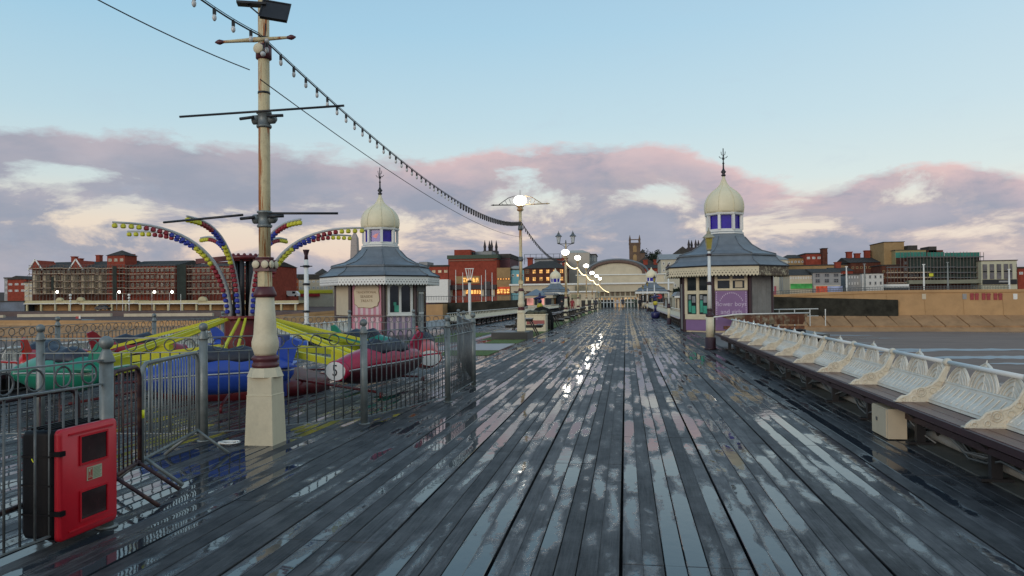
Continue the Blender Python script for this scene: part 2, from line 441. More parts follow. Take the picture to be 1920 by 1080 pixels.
    bp = N.new('ShaderNodeBump'); bp.inputs['Strength'].default_value = .9; bp.inputs['Distance'].default_value = .008
    L.new(hgt, bp.inputs['Height'])
    # gentle ripples on the film
    rip = noise(comb(X, mth('MULTIPLY', Y, .7), 0.0), 9.0, 2, .5)
    bp2 = N.new('ShaderNodeBump'); bp2.inputs['Strength'].default_value = .10; bp2.inputs['Distance'].default_value = .01
    L.new(rip, bp2.inputs['Height']); L.new(bp.outputs[0], bp2.inputs['Normal'])
    L.new(bp2.outputs[0], b.inputs['Normal'])
    return m
deck_m = deck_material()
beam_m = mat('under_deck_shade', (.012,.011,.010), .9, var=.4)
b = MB(); b.box(-11.3, 3.2, -3, 152, -.42, -.10)  # solid block below the planks; near-black colour stands for shade in the gaps
deck = struct('deck', b, beam_m)

SL0 = -0.05 + PW * 0   # a wide slot between planks lies at x = -0.05 + k * 0.7767
row_off = {}
def plank_rows(i):
    bay = math.floor(i / 6)
    if bay not in row_off: row_off[bay] = random.uniform(0, 4.2)
    return row_off[bay]
def plank_mesh(k, L_):
    rg = random.Random(k); b = MB()
    w = PW / 2; g0 = .0028
    l = L_ / 2; z = [rg.uniform(-.0016, .0016) for _ in range(4)]
    x0, x1 = -w + g0, w - g0
    c_ = .0035
    v = [(x0,-l,-.04),(x1,-l,-.04),(x1,l,-.04),(x0,l,-.04),
         (x0,-l,z[0]-c_),(x1,-l,z[1]-c_),(x1,l,z[2]-c_),(x0,l,z[3]-c_),
         (x0+c_,-l+.002,z[0]),(x1-c_,-l+.002,z[1]),(x1-c_,l-.002,z[2]),(x0+c_,l-.002,z[3])]
    f = [(0,1,5,4),(1,2,6,5),(2,3,7,6),(3,0,4,7),(4,5,9,8),(5,6,10,9),(6,7,11,10),(7,4,8,11),(8,9,10,11)]
    b.add(v, f, False)
    return b
LEN = 4.2
plank_meshes = [plank_mesh(k, LEN - .006).mesh('plank', deck_m) for k in range(8)]
allp = []
i0 = math.floor((-11.2 + .05) / PW); i1 = math.floor((2.98 + .05) / PW)
for i in range(i0, i1 + 1):
    xc = -0.05 + (i + .5) * PW
    e = i % 6
    sh = .0075 if e == 0 else (-.0075 if e == 5 else 0)      # widens every sixth joint
    o_ = plank_rows(i)
    y = -4 + o_ - LEN
    while y < 150:
        allp.append((xc + sh, y + LEN / 2)); y += LEN
def plank_in_view(x, y):
    q = CM.transposed() @ Vector((x, y, -EYE))
    if y + LEN/2 < 3.3: return False
    d = -q.z
    if d < .5: return y + LEN/2 > 3.3 and x < 2.0
    px = 960 + F * q.x / d
    return -250 < px < 2150
vis = sorted([p for p in allp if plank_in_view(*p)], key=lambda p: p[1] + .25 * abs(p[0] + .5))
near = set(vis[:298])
far = MB(); rg = random.Random(5)
for p in allp:
    if p in near:
        inst('plank', plank_meshes[rg.randrange(8)], deck, (p[0], p[1], 0))
    else:
        dz = rg.uniform(-.0015, .0015); x0, x1 = p[0] - PW/2 + .0025, p[0] + PW/2 - .0025; y0, y1 = p[1] - LEN/2 + .003, min(151.5, p[1] + LEN/2 - .003)
        far.add([(x0,y0,-.04),(x1,y0,-.04),(x1,y1,-.04),(x0,y1,-.04),(x0,y0,dz),(x1,y0,dz),(x1,y1,-dz),(x0,y1,-dz)],
                [(4,5,6,7),(0,1,5,4),(1,2,6,5),(2,3,7,6),(3,0,4,7)], False)
part('plank', far, deck_m, deck, kind='stuff')
# kerb board and side strips of the deck at the right under the bench
kerb_m = mat('grey_edge_board', (.11,.112,.10), .45, var=.4, scale=6, grime=.5, grime_col=(.03,.035,.03), bump=.2)
b = MB()
y = -3
while y < 36:
    b.box(3.05, 3.52, y, y + 3.9, -.1, .012); b.box(3.525, 4.1, y, y + 3.9, -.1, .006); y += 3.91
struct('edge_board', b, kerb_m)
b = MB(); b.box(3.05, 4.4, 36.3, 152, -.3, -.002); b.box(4.4, 8.6, 33.6, 43, -.35, -.006); struct('right_pier_apron', b, kerb_m)
b = MB(); b.box(-15.5, -11.32, 31, 152, -.3, -.004); b.box(-12.1, -11.32, -3, 30.99, -.3, -.004); struct('left_pier_apron', b, kerb_m)
# rusty girders below the deck edges
gird = mat('rusty_girder', (.07,.035,.022), .8, var=.5, scale=2, bump=.2)
b = MB()
for x in (3.9, -11.1): b.box(x - .12, x + .12, -3, 150, -1.1, -.45)
for yy in range(0, 150, 6):
    for x in (3.6, -10.9, -3.6): b.lathe([(.16, -7), (.16, -.45)], 8, (x, yy))
struct('pier_structure', b, gird)

# ------------------------------------------------------------------ beach and land
def beach_material():
    m = bpy.data.materials.new("wet_sand"); m.use_nodes = True
    nt = m.node_tree; N = nt.nodes; L = nt.links; N.clear()
    out = N.new('ShaderNodeOutputMaterial'); b = N.new('ShaderNodeBsdfPrincipled'); L.new(b.outputs[0], out.inputs[0])
    g = N.new('ShaderNodeNewGeometry')
    def noise(s, d, st, r=.6):
        mp = N.new('ShaderNodeMapping'); mp.inputs['Scale'].default_value = st; mp.inputs['Rotation'].default_value = (0, 0, R(-4))
        L.new(g.outputs['Position'], mp.inputs[0])
        n = N.new('ShaderNodeTexNoise'); n.inputs['Scale'].default_value = s; n.inputs['Detail'].default_value = d; n.inputs['Roughness'].default_value = r
        L.new(mp.outputs[0], n.inputs['Vector']); return n.outputs['Fac']
    a = noise(.05, 5, (.25, 1.6, 1)); c = noise(.02, 2, (.6, 1, 1))
    ad = N.new('ShaderNodeMath'); ad.operation = 'ADD'; L.new(a, ad.inputs[0]); L.new(c, ad.inputs[1])
    mr = N.new('ShaderNodeMapRange'); mr.inputs[1].default_value = 1.10; mr.inputs[2].default_value = 1.16; L.new(ad.outputs[0], mr.inputs[0])
    col = N.new('ShaderNodeMixRGB'); L.new(mr.outputs[0], col.inputs[0]); col.inputs[1].default_value = (.23, .165, .13, 1); col.inputs[2].default_value = (.15, .14, .13, 1)
    v = N.new('ShaderNodeMixRGB'); v.blend_type = 'MULTIPLY'; v.inputs[0].default_value = .8; L.new(col.outputs[0], v.inputs[1])
    mv = N.new('ShaderNodeMapRange'); mv.inputs[1].default_value = .3; mv.inputs[2].default_value = .7; mv.inputs[3].default_value = .75; mv.inputs[4].default_value = 1.2
    L.new(noise(.3, 6, (.4, 1, 1), .7), mv.inputs[0]); L.new(mv.outputs[0], v.inputs[2]); L.new(v.outputs[0], b.inputs['Base Color'])
    rr = N.new('ShaderNodeMapRange'); rr.inputs[3].default_value = .85; rr.inputs[4].default_value = .16; b.inputs['Specular IOR Level'].default_value = .28; L.new(mr.outputs[0], rr.inputs[0]); L.new(rr.outputs[0], b.inputs['Roughness'])
    bp = N.new('ShaderNodeBump'); bp.inputs['Strength'].default_value = .5; bp.inputs['Distance'].default_value = .15
    L.new(noise(1.2, 4, (.4, 1, 1)), bp.inputs['Height']); L.new(bp.outputs[0], b.inputs['Normal'])
    return m
sand = beach_material()
b = MB(); b.quad((-3000,-2500,-6),(3000,-2500,-6),(3000,2600,-6),(-3000,2600,-6))
struct('beach', b, sand)
pool_m = mat('shallow_water', (.30,.33,.34), .5, var=.12, scale=.05, bump=.5, bscale=.8)  # pale sky reflection is put into the base colour of the pools
rp_ = random.Random(6)
for (pa, pb_, y0, y1) in ((1600,1990,653.5,657.5),(1560,1760,657,660),(1740,2000,667,673),(1500,1700,663,665),(1850,2050,680,683),(1420,1640,628,629.5),(60,330,650,653)):
    n = 18; up_ = []; lo_ = []
    for k in range(n+1):
        px = pa + (pb_-pa)*k/n; w_ = math.sin(PI*k/n)**.5; yc = (y0+y1)/2 + rp_.uniform(-.5,.5); hh = (y1-y0)/2*w_*rp_.uniform(.6,1.2) + .02
        up_.append(G(px, yc-hh, -5.985)); lo_.append(G(px, yc+hh, -5.985))
    b = MB()
    for k in range(n): b.quad(lo_[k], lo_[k+1], up_[k+1], up_[k])
    struct('water', b, pool_m)
tan_wall = mat('tan_sea_wall', (.44,.27,.13), .9, spec=.15, var=.12, scale=.25, grime=.35, grime_col=(.17,.11,.07), gscale=.15, bump=.05, bscale=3)
revet = mat('sandy_revetment', (.38,.225,.115), .9, spec=.15, var=.18, scale=.3, stretch=(1,.4,1), grime=.5, grime_col=(.11,.07,.045), gscale=.2)
weed = mat('dark_weedy_wall', (.034,.033,.026), .95, spec=.1, var=.5, scale=.5, grime=.3, grime_col=(.06,.055,.04), gscale=.3)
prom = mat('promenade_paving', (.125,.085,.072), .9, spec=.15, var=.2, scale=.3, grime=.3)
# stations along the coast: pixel column, toe row, slope-top row, wall-top row, rise of the land behind
ST = [(-500,640,612,603,1.4),(0,640,612,603,1.4),(400,640,613,604,1.4),(500,636,606,592,1.2),(620,630,600,583,.8),(760,624,592,576,.3),
      (900,618,590,566,0),(1100,616,590,560,0),(1300,618,591,557,0),(1440,622,592,556,0),(1560,622,592,550,0),(1690,622,592,546,0),(1920,622,592,544,0),(2500,622,592,540,0)]
lower = []; slope = []; walltop = []; inn = []
for px, yt, ys, yw, rise in ST:
    t = G(px, yt, -6); a = PY(px, ys, t.y + 8); w = PY(px, yw, t.y + 8.6)
    lower.append(Vector((t.x, t.y, -6.2))); slope.append(Vector((t.x, t.y + 8, a.z))); walltop.append(Vector((t.x, t.y + 8.6, w.z)))
    inn.append([Vector((t.x, t.y + 9.4, w.z)), Vector((t.x, t.y + 55, w.z + .05)), Vector((t.x, t.y + 56, w.z + rise)), Vector((t.x * 1.3, t.y + 420, w.z + rise + 4)), Vector((t.x * 6, t.y + 2400, w.z + rise + 4))])
def strip(A, B):
    b = MB()
    for i in range(len(A) - 1): b.quad(A[i], A[i+1], B[i+1], B[i])
    return b
# the sloping revetment, in separate stepped slabs
b = strip(lower, [p + Vector((0, 0, -.3)) for p in slope]); rev = struct('revetment', b, revet)
sl_m = MB(); n = 0
def lerp_poly(P, t):
    t = max(0, min(len(P) - 1.0001, t)); i = int(t); return P[i].lerp(P[i+1], t - i)
for i in range(len(ST) - 1):
    L_ = (slope[i+1] - slope[i]).length; k = max(1, int(L_ / 4.2))
    for j in range(k):
        t0 = i + j / k; t1 = i + (j + .93) / k
        a, c = lerp_poly(slope, t0), lerp_poly(slope, t1); d, e = lerp_poly(lower, t0 + .18/k), lerp_poly(lower, t1 + .18/k)
        q = Vector((0, 0, .12)); bb = MB(); bb.poly([d.lerp(a, .35) - q, e.lerp(c, .35) - q, c - q, a - q], (0, -.05, .3))
        me = bb.mesh('slab', revet)
        if abs(a.x) < 190 and n < 290: inst('slab', me, rev); n += 1
# the vertical wall: tan, with a dark weed-covered stretch
def wall_strip(i0, i1, name, m):
    b = MB()
    for i in range(i0, i1):
        L_ = (slope[i+1] - slope[i]).length; k = max(1, int(L_ / 6))
        for j in range(k):
            a = slope[i].lerp(slope[i+1], j/k); c = slope[i].lerp(slope[i+1], (j+.985)/k)
            d = walltop[i].lerp(walltop[i+1], j/k); e = walltop[i].lerp(walltop[i+1], (j+.985)/k)
            b.quad(a, c, e, d)
        b.quad(slope[i] + Vector((0,.12,0)), slope[i+1] + Vector((0,.12,0)), walltop[i+1] + Vector((0,.12,0)), walltop[i] + Vector((0,.12,0)))
        u = [walltop[i] + Vector((0,-.25,-.35)), walltop[i+1] + Vector((0,-.25,-.35)), walltop[i+1] + Vector((0,-.25,.25)), walltop[i] + Vector((0,-.25,.25))]
        b.poly(u, (0, .6, 0))
    return struct(name, b, m)
wall_strip(0, 6, 'sea_wall', tan_wall); wall_strip(6, 9, 'sea_wall', weed); wall_strip(9, 13, 'sea_wall', tan_wall)
# weed-dark lower face standing in front of the tan wall at the right
b = MB()
p0 = PY(1436, 556, slope[9].y - .5); p1 = PY(1684, 562, slope[10].y - 2)
zb = -3.2
b.poly([Vector((p0.x, p0.y, zb)), Vector((p1.x, p1.y, zb)), p1, p0], (0, 3.5, 0))
struct('weedy_sea_wall', b, weed)
b = MB()
p0 = PY(822, 569, 150); p1 = PY(992, 562, 150)
b.poly([Vector((p0.x, 150, -6)), Vector((p1.x, 150, -6)), p1, p0], (0, 4, 0))
struct('weedy_sea_wall', b, weed)
b = MB()
p0 = PY(795, 571, 146); p1 = PY(830, 570, 146)
b.poly([Vector((p0.x, 146, -6)), Vector((p1.x, 146, -6)), p1, p0], (0, 5, 0))
struct('sea_wall_buttress', b, tan_wall)
for k in range(4):
    b = strip([r_[k] for r_ in inn], [r_[k+1] for r_ in inn]); struct('promenade' if k == 0 else 'ground', b, prom)
b = strip(walltop, [r_[0] for r_ in inn]); struct('promenade_edge', b, stone_tan)
# ------------------------------------------------------------------ railings round the ride
RT, RM, RB = 1.20, 1.03, .09
b = MB(); b.lathe([(.075, 0), (.075, .012)], 12); b.lathe([(.047, .012), (.047, 1.18)], 12)
b.lathe([(.058, 1.18), (.060, 1.19), (.030, 1.265), (.022, 1.28)], 12)
b.ball((0, 0, 1.322), .050, 12)
post_me = b.mesh('post', galv)
b = MB(); b.tube([(0, 0, RB), (0, 0, RM)], .0085, 5); bar_me = b.mesh('bar', galv_dk)
b = MB(); b.tube([(.068*math.cos(t), 0, (RT+RM)/2 + .068*math.sin(t)) for t in [2*PI*k/14 for k in range(14)]], .0075, 5, True); ring_me = b.mesh('ring', galv_dk)
def railing(name, label, pts, posts=None, spacing=.115, group=None):
    o = Vector((pts[0][0], pts[0][1], 0))
    t = thing(name, label, 'fence', o, group=group)
    P = [Vector((p[0], p[1], 0)) - o for p in pts]
    for i, p in enumerate(P):
        if posts is None or posts[i]: inst('post', post_me, t, p)
    for i in range(len(P) - 1):
        a, c = P[i], P[i+1]; d = c - a; L_ = d.length; u = d.normalized(); ang = math.atan2(u.y, u.x)
        for z, w, h in ((RT, .035, .012), (RM, .028, .010), (RB, .028, .010)):
            b = MB(); b.bar(a + u*.05 + Vector((0,0,z)), c - u*.05 + Vector((0,0,z)), w, h)
            part('rail', b, galv, t)
        n = max(2, int(round((L_ - .1) / spacing)))
        for k in range(1, n):
            q = a + u * (.05 + (L_ - .1) * k / n)
            inst('bar', bar_me, t, q)
            if k % 2 == 1: inst('ring', ring_me, t, q, ang)
    return t
P76, P382, P683, P840, P888 = [G(*a) for a in ((76,827),(382,827),(683,795),(840,754),(888,724))]
left_out = P76 + (P76 - P382).normalized() * 2.0
railing('ring_top_fence', 'grey ball-post fence with rings under its top rail, in front of the aeroplane ride', [left_out, P76, P382, P683, P840, P888])
pb = Vector((-5.6, 19.3, 0)); pc = Vector((-7.35, 19.2, 0)); pd_ = Vector((-10.9, 19.0, 0))
railing('ring_top_fence', 'grey ball-post fence closing the right and far side of the ride, nearest the pier walkway', [P888, Vector((-3.6, 16.4, 0)), Vector((-4.4, 19.4, 0)), pb, pc, pd_], [0,1,1,1,1,1])
railing('ring_top_fence', 'grey ball-post fence on the seaward side behind the ride, before the tan sea wall', [pd_, Vector((-10.9, 16.0, 0)), Vector((-10.9, 13.0, 0)), Vector((-10.9, 10.0, 0))], [0,1,1,1])
P200 = G(200, 988); nd_ = (G(0, 696, RT) - Vector((P200.x, P200.y, RT))).normalized(); nd_.z = 0
q1 = P200 + nd_ * 2.6
railing('ring_top_fence', 'near grey fence at the left edge, ending at the post behind the red cabinet', [P200, q1], [1, 1])

# crowd barriers
def barrier(label, A, Bp, H_, m, k, sw=.30, tape=False):
    o = Vector((A.x, A.y, 0)); d = Vector((Bp.x - A.x, Bp.y - A.y, 0)); L_ = d.length
    t = thing('crowd_barrier', label, 'barrier', o, math.atan2(d.y, d.x), 'crowd barriers by the ride')
    b = MB(); c = .10
    pts = [(0, 0, .22), (0, 0, H_ - c), (c*.3, 0, H_ - c*.3), (c, 0, H_), (L_ - c, 0, H_), (L_ - c*.3, 0, H_ - c*.3), (L_, 0, H_ - c), (L_, 0, .22)]
    b.tube(pts, .019, 8); b.tube([(0, 0, .26), (L_, 0, .26)], .017, 8)
    part('frame', b, m, t)
    b = MB(); b.tube([(0,0,.26),(0,0,H_-.02)], .007, 5); me = b.mesh('bar', m)
    for i in range(1, k): inst('bar', me, t, (L_ * i / k, 0, 0))
    for x in (.06, L_ - .06):
        b = MB(); b.tube([(x, -sw, .02), (x, 0, .27), (x, sw, .02)], .018, 8); part('foot', b, m, t)
    if tape:
        b = MB(); b.lathe([(.0225, .62), (.0225, .69)], 10); part('yellow_tape', b, emit_free_yellow, t, label='bright yellow tape round the upright')
    return t
emit_free_yellow = mat('fluorescent_tape', (.85, .85, .02), .5, var=.05)
barrier('grey steel crowd barrier with yellow tape, standing between the fence posts', G(266, 920), G(372, 852), 1.08, galv, 19, .32, True)
purp = mat('dark_maroon_rusty_steel', (.045,.022,.028), .6, .2, var=.4, scale=9, col2=(.10,.05,.035), gscale=9)
barrier('dark maroon rusty crowd barrier just behind the red cabinet', G(206, 962), G(262, 922), 1.07, purp, 7, .34)
barrier('dark maroon barrier lying outside the fence at the left edge', q1 + Vector((-.02, .35, 0)), P200 + Vector((-.35, .15, 0)), .98, purp, 12, .3)

# ------------------------------------------------------------------ extinguisher cabinet
PL = G(103, 1019, .05); PR = G(213, 973, .05)
zt = PD(108, 808, (CM.transposed() @ (PL - Vector((0,0,EYE)))).z * -1).z
w = (Vector((PR.x, PR.y, 0)) - Vector((PL.x, PL.y, 0))).length; h = zt - .05
red = mat('red_plastic', (.56,.008,.020), .38, var=.10, scale=4, grime=.12, grime_col=(.12,.01,.015), bump=.03)
t = thing('extinguisher_cabinet', 'black and red plastic fire extinguisher cabinet mounted on the near fence post', 'cabinet', (PL.x, PL.y, .05), math.atan2(PR.y - PL.y, PR.x - PL.x))
# local: x along the door face, y positive = away from the walkway into the body, z up
def rrect(x0, x1, z0, z1, r, y, n=5):
    pts = []
    for cx, cz, a0 in ((x1-r, z1-r, 0), (x0+r, z1-r, 90), (x0+r, z0+r, 180), (x1-r, z0+r, 270)):
        for k in range(n+1):
            a = R(a0 + 90*k/n); pts.append((cx + r*math.cos(a), y, cz + r*math.sin(a)))
    return pts
D = .27
b = MB()
b.loft([rrect(.012, w-.012, .01, h-.01, .03, .0), rrect(.008, w-.008, .005, h-.005, .035, .10), rrect(.012, w-.012, .01, h-.01, .035, D-.03), rrect(.03, w-.03, .03, h-.03, .03, D)])
for z in (h*.24, h*.50, h*.76): b.box(.003, w-.003, .03, D-.015, z-.006, z+.006)
for yy in (.07, .12, .17, .22): b.box(.05, w-.05, yy-.004, yy+.004, h-.012, h+.004)
part('body', b, blackp, t)
def ring_face(b, outer, inner, d):
    n = len(outer)
    b.add(outer + inner, [(i, (i+1)%n, n+(i+1)%n, n+i) for i in range(n)], False)
b = MB()
# door: rims round two windows, built from strips
wx0, wx1 = w*.34, w*.78
wins = [(h*.14, h*.385), (h*.655, h*.895)]
y0, y1 = -.035, 0.0
def slab(x0, x1, z0, z1, ya=y0, yb=y1): b.box(x0, x1, ya, yb, z0, z1)
b.loft([rrect(.0, w, .0, h, .035, .004), rrect(.0, w, .0, h, .035, -.022), rrect(.012, w-.012, .012, h-.012, .03, -.034)])
part('door', b, red, t)
for z0, z1 in wins:
    b = MB()
    b.box(wx0-.014, wx1+.014, -.044, -.036, z0-.014, z0-.002); b.box(wx0-.014, wx1+.014, -.044, -.036, z1+.002, z1+.014)
    b.box(wx0-.014, wx0-.002, -.044, -.036, z0-.002, z1+.002); b.box(wx1+.002, wx1+.014, -.044, -.036, z0-.002, z1+.002)
    part('window_surround', b, red, t)
for z0, z1 in ((h*.935, h*.952), (h*.060, h*.075)):
    b = MB(); b.box(w*.14, w*.90, -.042, -.0345, z0, z1); part('moulding', b, red, t)
pane_m = mat('smoked_window', (.030,.010,.010), .12, var=.4, scale=9)
for z0, z1 in wins:
    b = MB(); b.box(wx0, wx1, -.0375, -.0345, z0, z1); part('window', b, pane_m, t)
    bb = MB(); bb.box(wx0+.03, wx0+.10, -.0382, -.0376, z1-.05, z1-.042)
for z in (h*.26, h*.79):
    b = MB(); b.box(-.012, .035, -.05, .03, z-.016, z+.016); part('latch', b, blackp, t)
    b = MB(); b.tube([(w+.004, -.01, z-.02), (w+.004, -.01, z+.02)], .010, 8); part('hinge', b, red, t)
lab_m = mat('glow_label', (.44,.46,.30), .5, var=.06)
redp = mat('label_red', (.45,.02,.02), .5, var=.05)
grnp = mat('label_text_green', (.16,.22,.12), .5, var=.05)
sx0, sx1, sz0, sz1 = w*.44, w*.70, h*.475, h*.60
b = MB(); b.box(sx0, sx1, -.0375, -.0345, sz0, sz1); st_ = part('sticker', b, lab_m, t)
b = MB(); b.box(sx0+.008, sx0+.052, -.0385, -.0376, sz0+.022, sz0+.026); b.box(sx0+.008, sx0+.052, -.0385, -.0376, sz1-.012, sz1-.008)
b.box(sx0+.008, sx0+.012, -.0385, -.0376, sz0+.026, sz1-.012); b.box(sx0+.048, sx0+.052, -.0385, -.0376, sz0+.026, sz1-.012)
b.box(sx0+.019, sx0+.029, -.0385, -.0376, sz0+.03, sz0+.058); b.box(sx0+.034, sx0+.044, -.0385, -.0376, sz0+.03, sz1-.02); b.box(sx0+.008, sx0+.052, -.0385, -.0376, sz0+.004, sz0+.018)
part('extinguisher_symbol', b, redp, st_)
b = MB()
for k in range(8): b.box(sx0+.060, sx1-.006 - (k % 3)*.008, -.0385, -.0376, sz1-.012-k*.0095, sz1-.016-k*.0095+.0005)
part('small_print', b, grnp, st_)
b = MB(); b.tube([(-.002, .14, h*.70), (-.004, .16, h*.72), (-.003, .17, h*.745)], .003, 5); b.tube([(-.003, .155, h*.715), (-.004, .14, h*.735)], .0025, 5)
part('wire_tie', b, emit_free_yellow, t)

# white cable coil at the foot of the near pillar
b = MB(); rg = random.Random(3); c0 = G(424, 834)
for k in range(3):
    rr = .05 + .016*k; pts = [(1.5*rr*math.cos(a)+rg.uniform(-.03,.03)+.03*k, rr*math.sin(a)+rg.uniform(-.02,.02), .012 + .008*k + rg.uniform(0,.006)) for a in [2*PI*j/14 for j in range(14)]]
    b.tube(pts, .009, 5, True)
o = part('cable_coil', b, white, None, label='loose coil of white cable lying beside the foot of the near cream pillar', category='cable'); o.location = c0

# ------------------------------------------------------------------ lamp pillars
def pillar(label, x, y, top, detail, lamp=True, group=None):
    t = thing('lamp_pillar', label, 'lamp post', (x, y, 0), 0, group)
    s2 = math.sqrt(2)
    b = MB(); b.lathe([(.335/s2*1.0, 0), (.300/s2, .55), (.300/s2, .56), (.292/s2, .565), (.285/s2, .76)], 4, rot=PI/4, smooth=False)
    b.lathe([(.285/s2, .76), (.16, .86)], 8, rot=PI/8, smooth=False)
    if detail: b.box(-.153, .153, -.153, .153, .552, .558)
    part('base', b, cream, t)
    b = MB(); b.lathe([(.13,.855),(.148,.875),(.148,.90),(.135,.915),(.135,.935),(.148,.95),(.150,.975),(.13,1.0)], 24); part('collar', b, burg, t)
    b = MB(); b.lathe([(.118,1.0),(.125,1.03),(.148,1.09),(.150,1.15),(.132,1.22),(.128,1.24),(.121,1.36),(.100,1.66)], 16, smooth=True); part('shaft_base', b, cream, t)
    b = MB(); b.lathe([(.10,1.655),(.128,1.675),(.128,1.70),(.110,1.74),(.095,1.78)], 24); part('cap_ring', b, burg, t)
    b = MB(); b.lathe([(.080,1.775),(.078,2.0),(.074,2.12)], 8, rot=PI/8, smooth=False); part('upper_shaft', b, cream_rust, t)
    b = MB(); b.cbox((0,0,2.02), (.19,.19,.13)); b.lathe([(.10,2.09),(.10,2.115)], 16)
    br = part('boss_box', b, burg if detail else cream_rust, t)
    if detail:
        for dx in (-.055, .055):
            bb = MB(); bb.M = Matrix.Translation((dx, -.10, 2.03)) @ Matrix.Rotation(R(90), 4, 'X'); bb.lathe([(.042,0),(.046,.012),(.036,.022)], 12); part('boss', bb, cream, br)
        for dy in (-.055, .055):
            bb = MB(); bb.M = Matrix.Translation((.10, dy, 2.03)) @ Matrix.Rotation(R(90), 4, 'Y'); bb.lathe([(.042,0),(.046,.012),(.036,.022)], 12); part('boss', bb, cream, br)
    b = MB(); b.lathe([(.066,2.115),(.066,2.9),(.062,top)], 16); part('pole', b, cream_rust, t)
    return t
p1 = pillar('nearest cream and rusty lamp pillar standing in front of the ride, with burgundy collars', G(480,836).x + .03, G(480,836).y + .17, 5.45, True)
p1o = p1.location.copy()
def loc_(p): return Vector(p) - p1o
# stays and clamps on the near pillar
def rod(name, a, c, r, m): 
    b = MB(); b.tube([a, c], r, 8); return part(name, b, m, p1)
def clamp(z):
    b = MB(); b.lathe([(.078, z-.10), (.085, z-.09), (.085, z-.07), (.07, z-.065), (.07, z+.06), (.085, z+.065), (.085, z+.085), (.072, z+.09)], 16)
    for s in (-1, 1): b.M = Matrix.Translation((s*.10, -.0, z)) @ Matrix.Rotation(R(90), 4, 'Y'); b.lathe([(.055,-.03),(.055,.02),(.025,.05*1)], 10)
    b.M = None; part('clamp', b, galv, p1)
    b = MB(); b.tube([(-.28*.9, -.08, z), (-.08, -.09, z+.01)], .018, 8); b.tube([(.08, -.09, z+.015), (.26, -.06, z+.02)], .018, 8); part('stub_tube', b, black, p1)
clamp(PD(480,207,8.15).z); clamp(PD(480,403,8.15).z)
rod('cross_rod', loc_(G(337,219,3.62)), loc_(G(645,198,3.66)), .0125, black)
rod('cross_rod', loc_(G(307,417,2.47)), loc_(G(455,403,2.49)), .0125, black)
rod('cross_rod', loc_(G(505,400,2.51)), loc_(G(634,400,2.52)), .0125, black)
a_, c_ = loc_(G(412,79,4.40)), loc_(G(546,70,4.45)); m_ = (a_+c_)/2
b = MB(); b.tube([a_, a_.lerp(c_,.12), a_.lerp(c_,.35), a_.lerp(c_,.5), a_.lerp(c_,.65), a_.lerp(c_,.88), c_], [.014,.017,.022,.03,.022,.017,.014], 8); part('ladder_bar', b, cream_rust, p1)
for q, s in ((a_, 1), (c_, -1)):
    b = MB(); d = (c_-a_).normalized(); b.tube([q - d*.05*s, q - d*.02*s, q, q + d*.03*s, q + d*.05*s], [.006,.024,.030,.020,.014], 8); part('finial', b, burg, p1)
b = MB(); zk = PD(480,72,8.15).z; b.lathe([(.068,zk-.10),(.088,zk-.09),(.088,zk+.07),(.068,zk+.08)], 12); part('bracket_collar', b, burg, p1)
b = MB(); b.M = Matrix.Translation((-.01,-.085,zk)) @ Matrix.Rotation(R(90), 4, 'X'); b.lathe([(.058,0),(.06,.03),(.05,.04)], 14); part('boss', b, cream, p1)
b = MB(); b.lathe([(.069,4.0-.012),(.069,4.0+.012)], 12); b.lathe([(.069,4.62),(.069,4.64)], 12); part('strap', b, black, p1)
# floodlight panel at the top
fl = PD(516, 22, 8.0) - p1o
b = MB(); b.M = Matrix.Translation(fl) @ Matrix.Rotation(R(22), 4, 'Z') @ Matrix.Rotation(R(-28), 4, 'X') @ Matrix.Rotation(R(8), 4, 'Y')
b.box(-.14,.14,-.02,.02,-.12,.12); b.box(-.15,.15,-.028,-.02,-.13,-.115); b.box(-.15,.15,-.028,-.02,.115,.13); b.box(-.15,-.135,-.028,-.02,-.115,.115); b.box(.135,.15,-.028,-.02,-.115,.115)
fp = part('floodlight', b, black, p1)
f2 = PD(474, 8, 8.0) - p1o
b = MB(); b.M = Matrix.Translation(f2) @ Matrix.Rotation(R(20), 4, 'Z'); b.box(-.16,.14,-.06,.06,-.012,.012); b.bar((-.05,0,-.01),(.06,0,-.10),.014); part('floodlight_bracket', b, black, p1)
b = MB(); b.tube([fl + Vector((-.11,0,-.12)), fl + Vector((-.13,.02,-.30)), fl + Vector((-.15,.02,-.38))], .006, 5); part('cable', b, black, p1)
glass_w = mat('bulb_glass', (.60,.60,.58), .15, var=.1)
b = MB(); b.ball(PD(500,76,8.0)-p1o, .024, 10); b.ball(PD(493,101,8.0)-p1o, .028, 10); part('round_lamp', b, glass_w, p1)
b = MB(); b.tube([PD(494,82,8.0)-p1o, PD(493,98,8.0)-p1o], .004, 5); part('cable', b, black, p1)

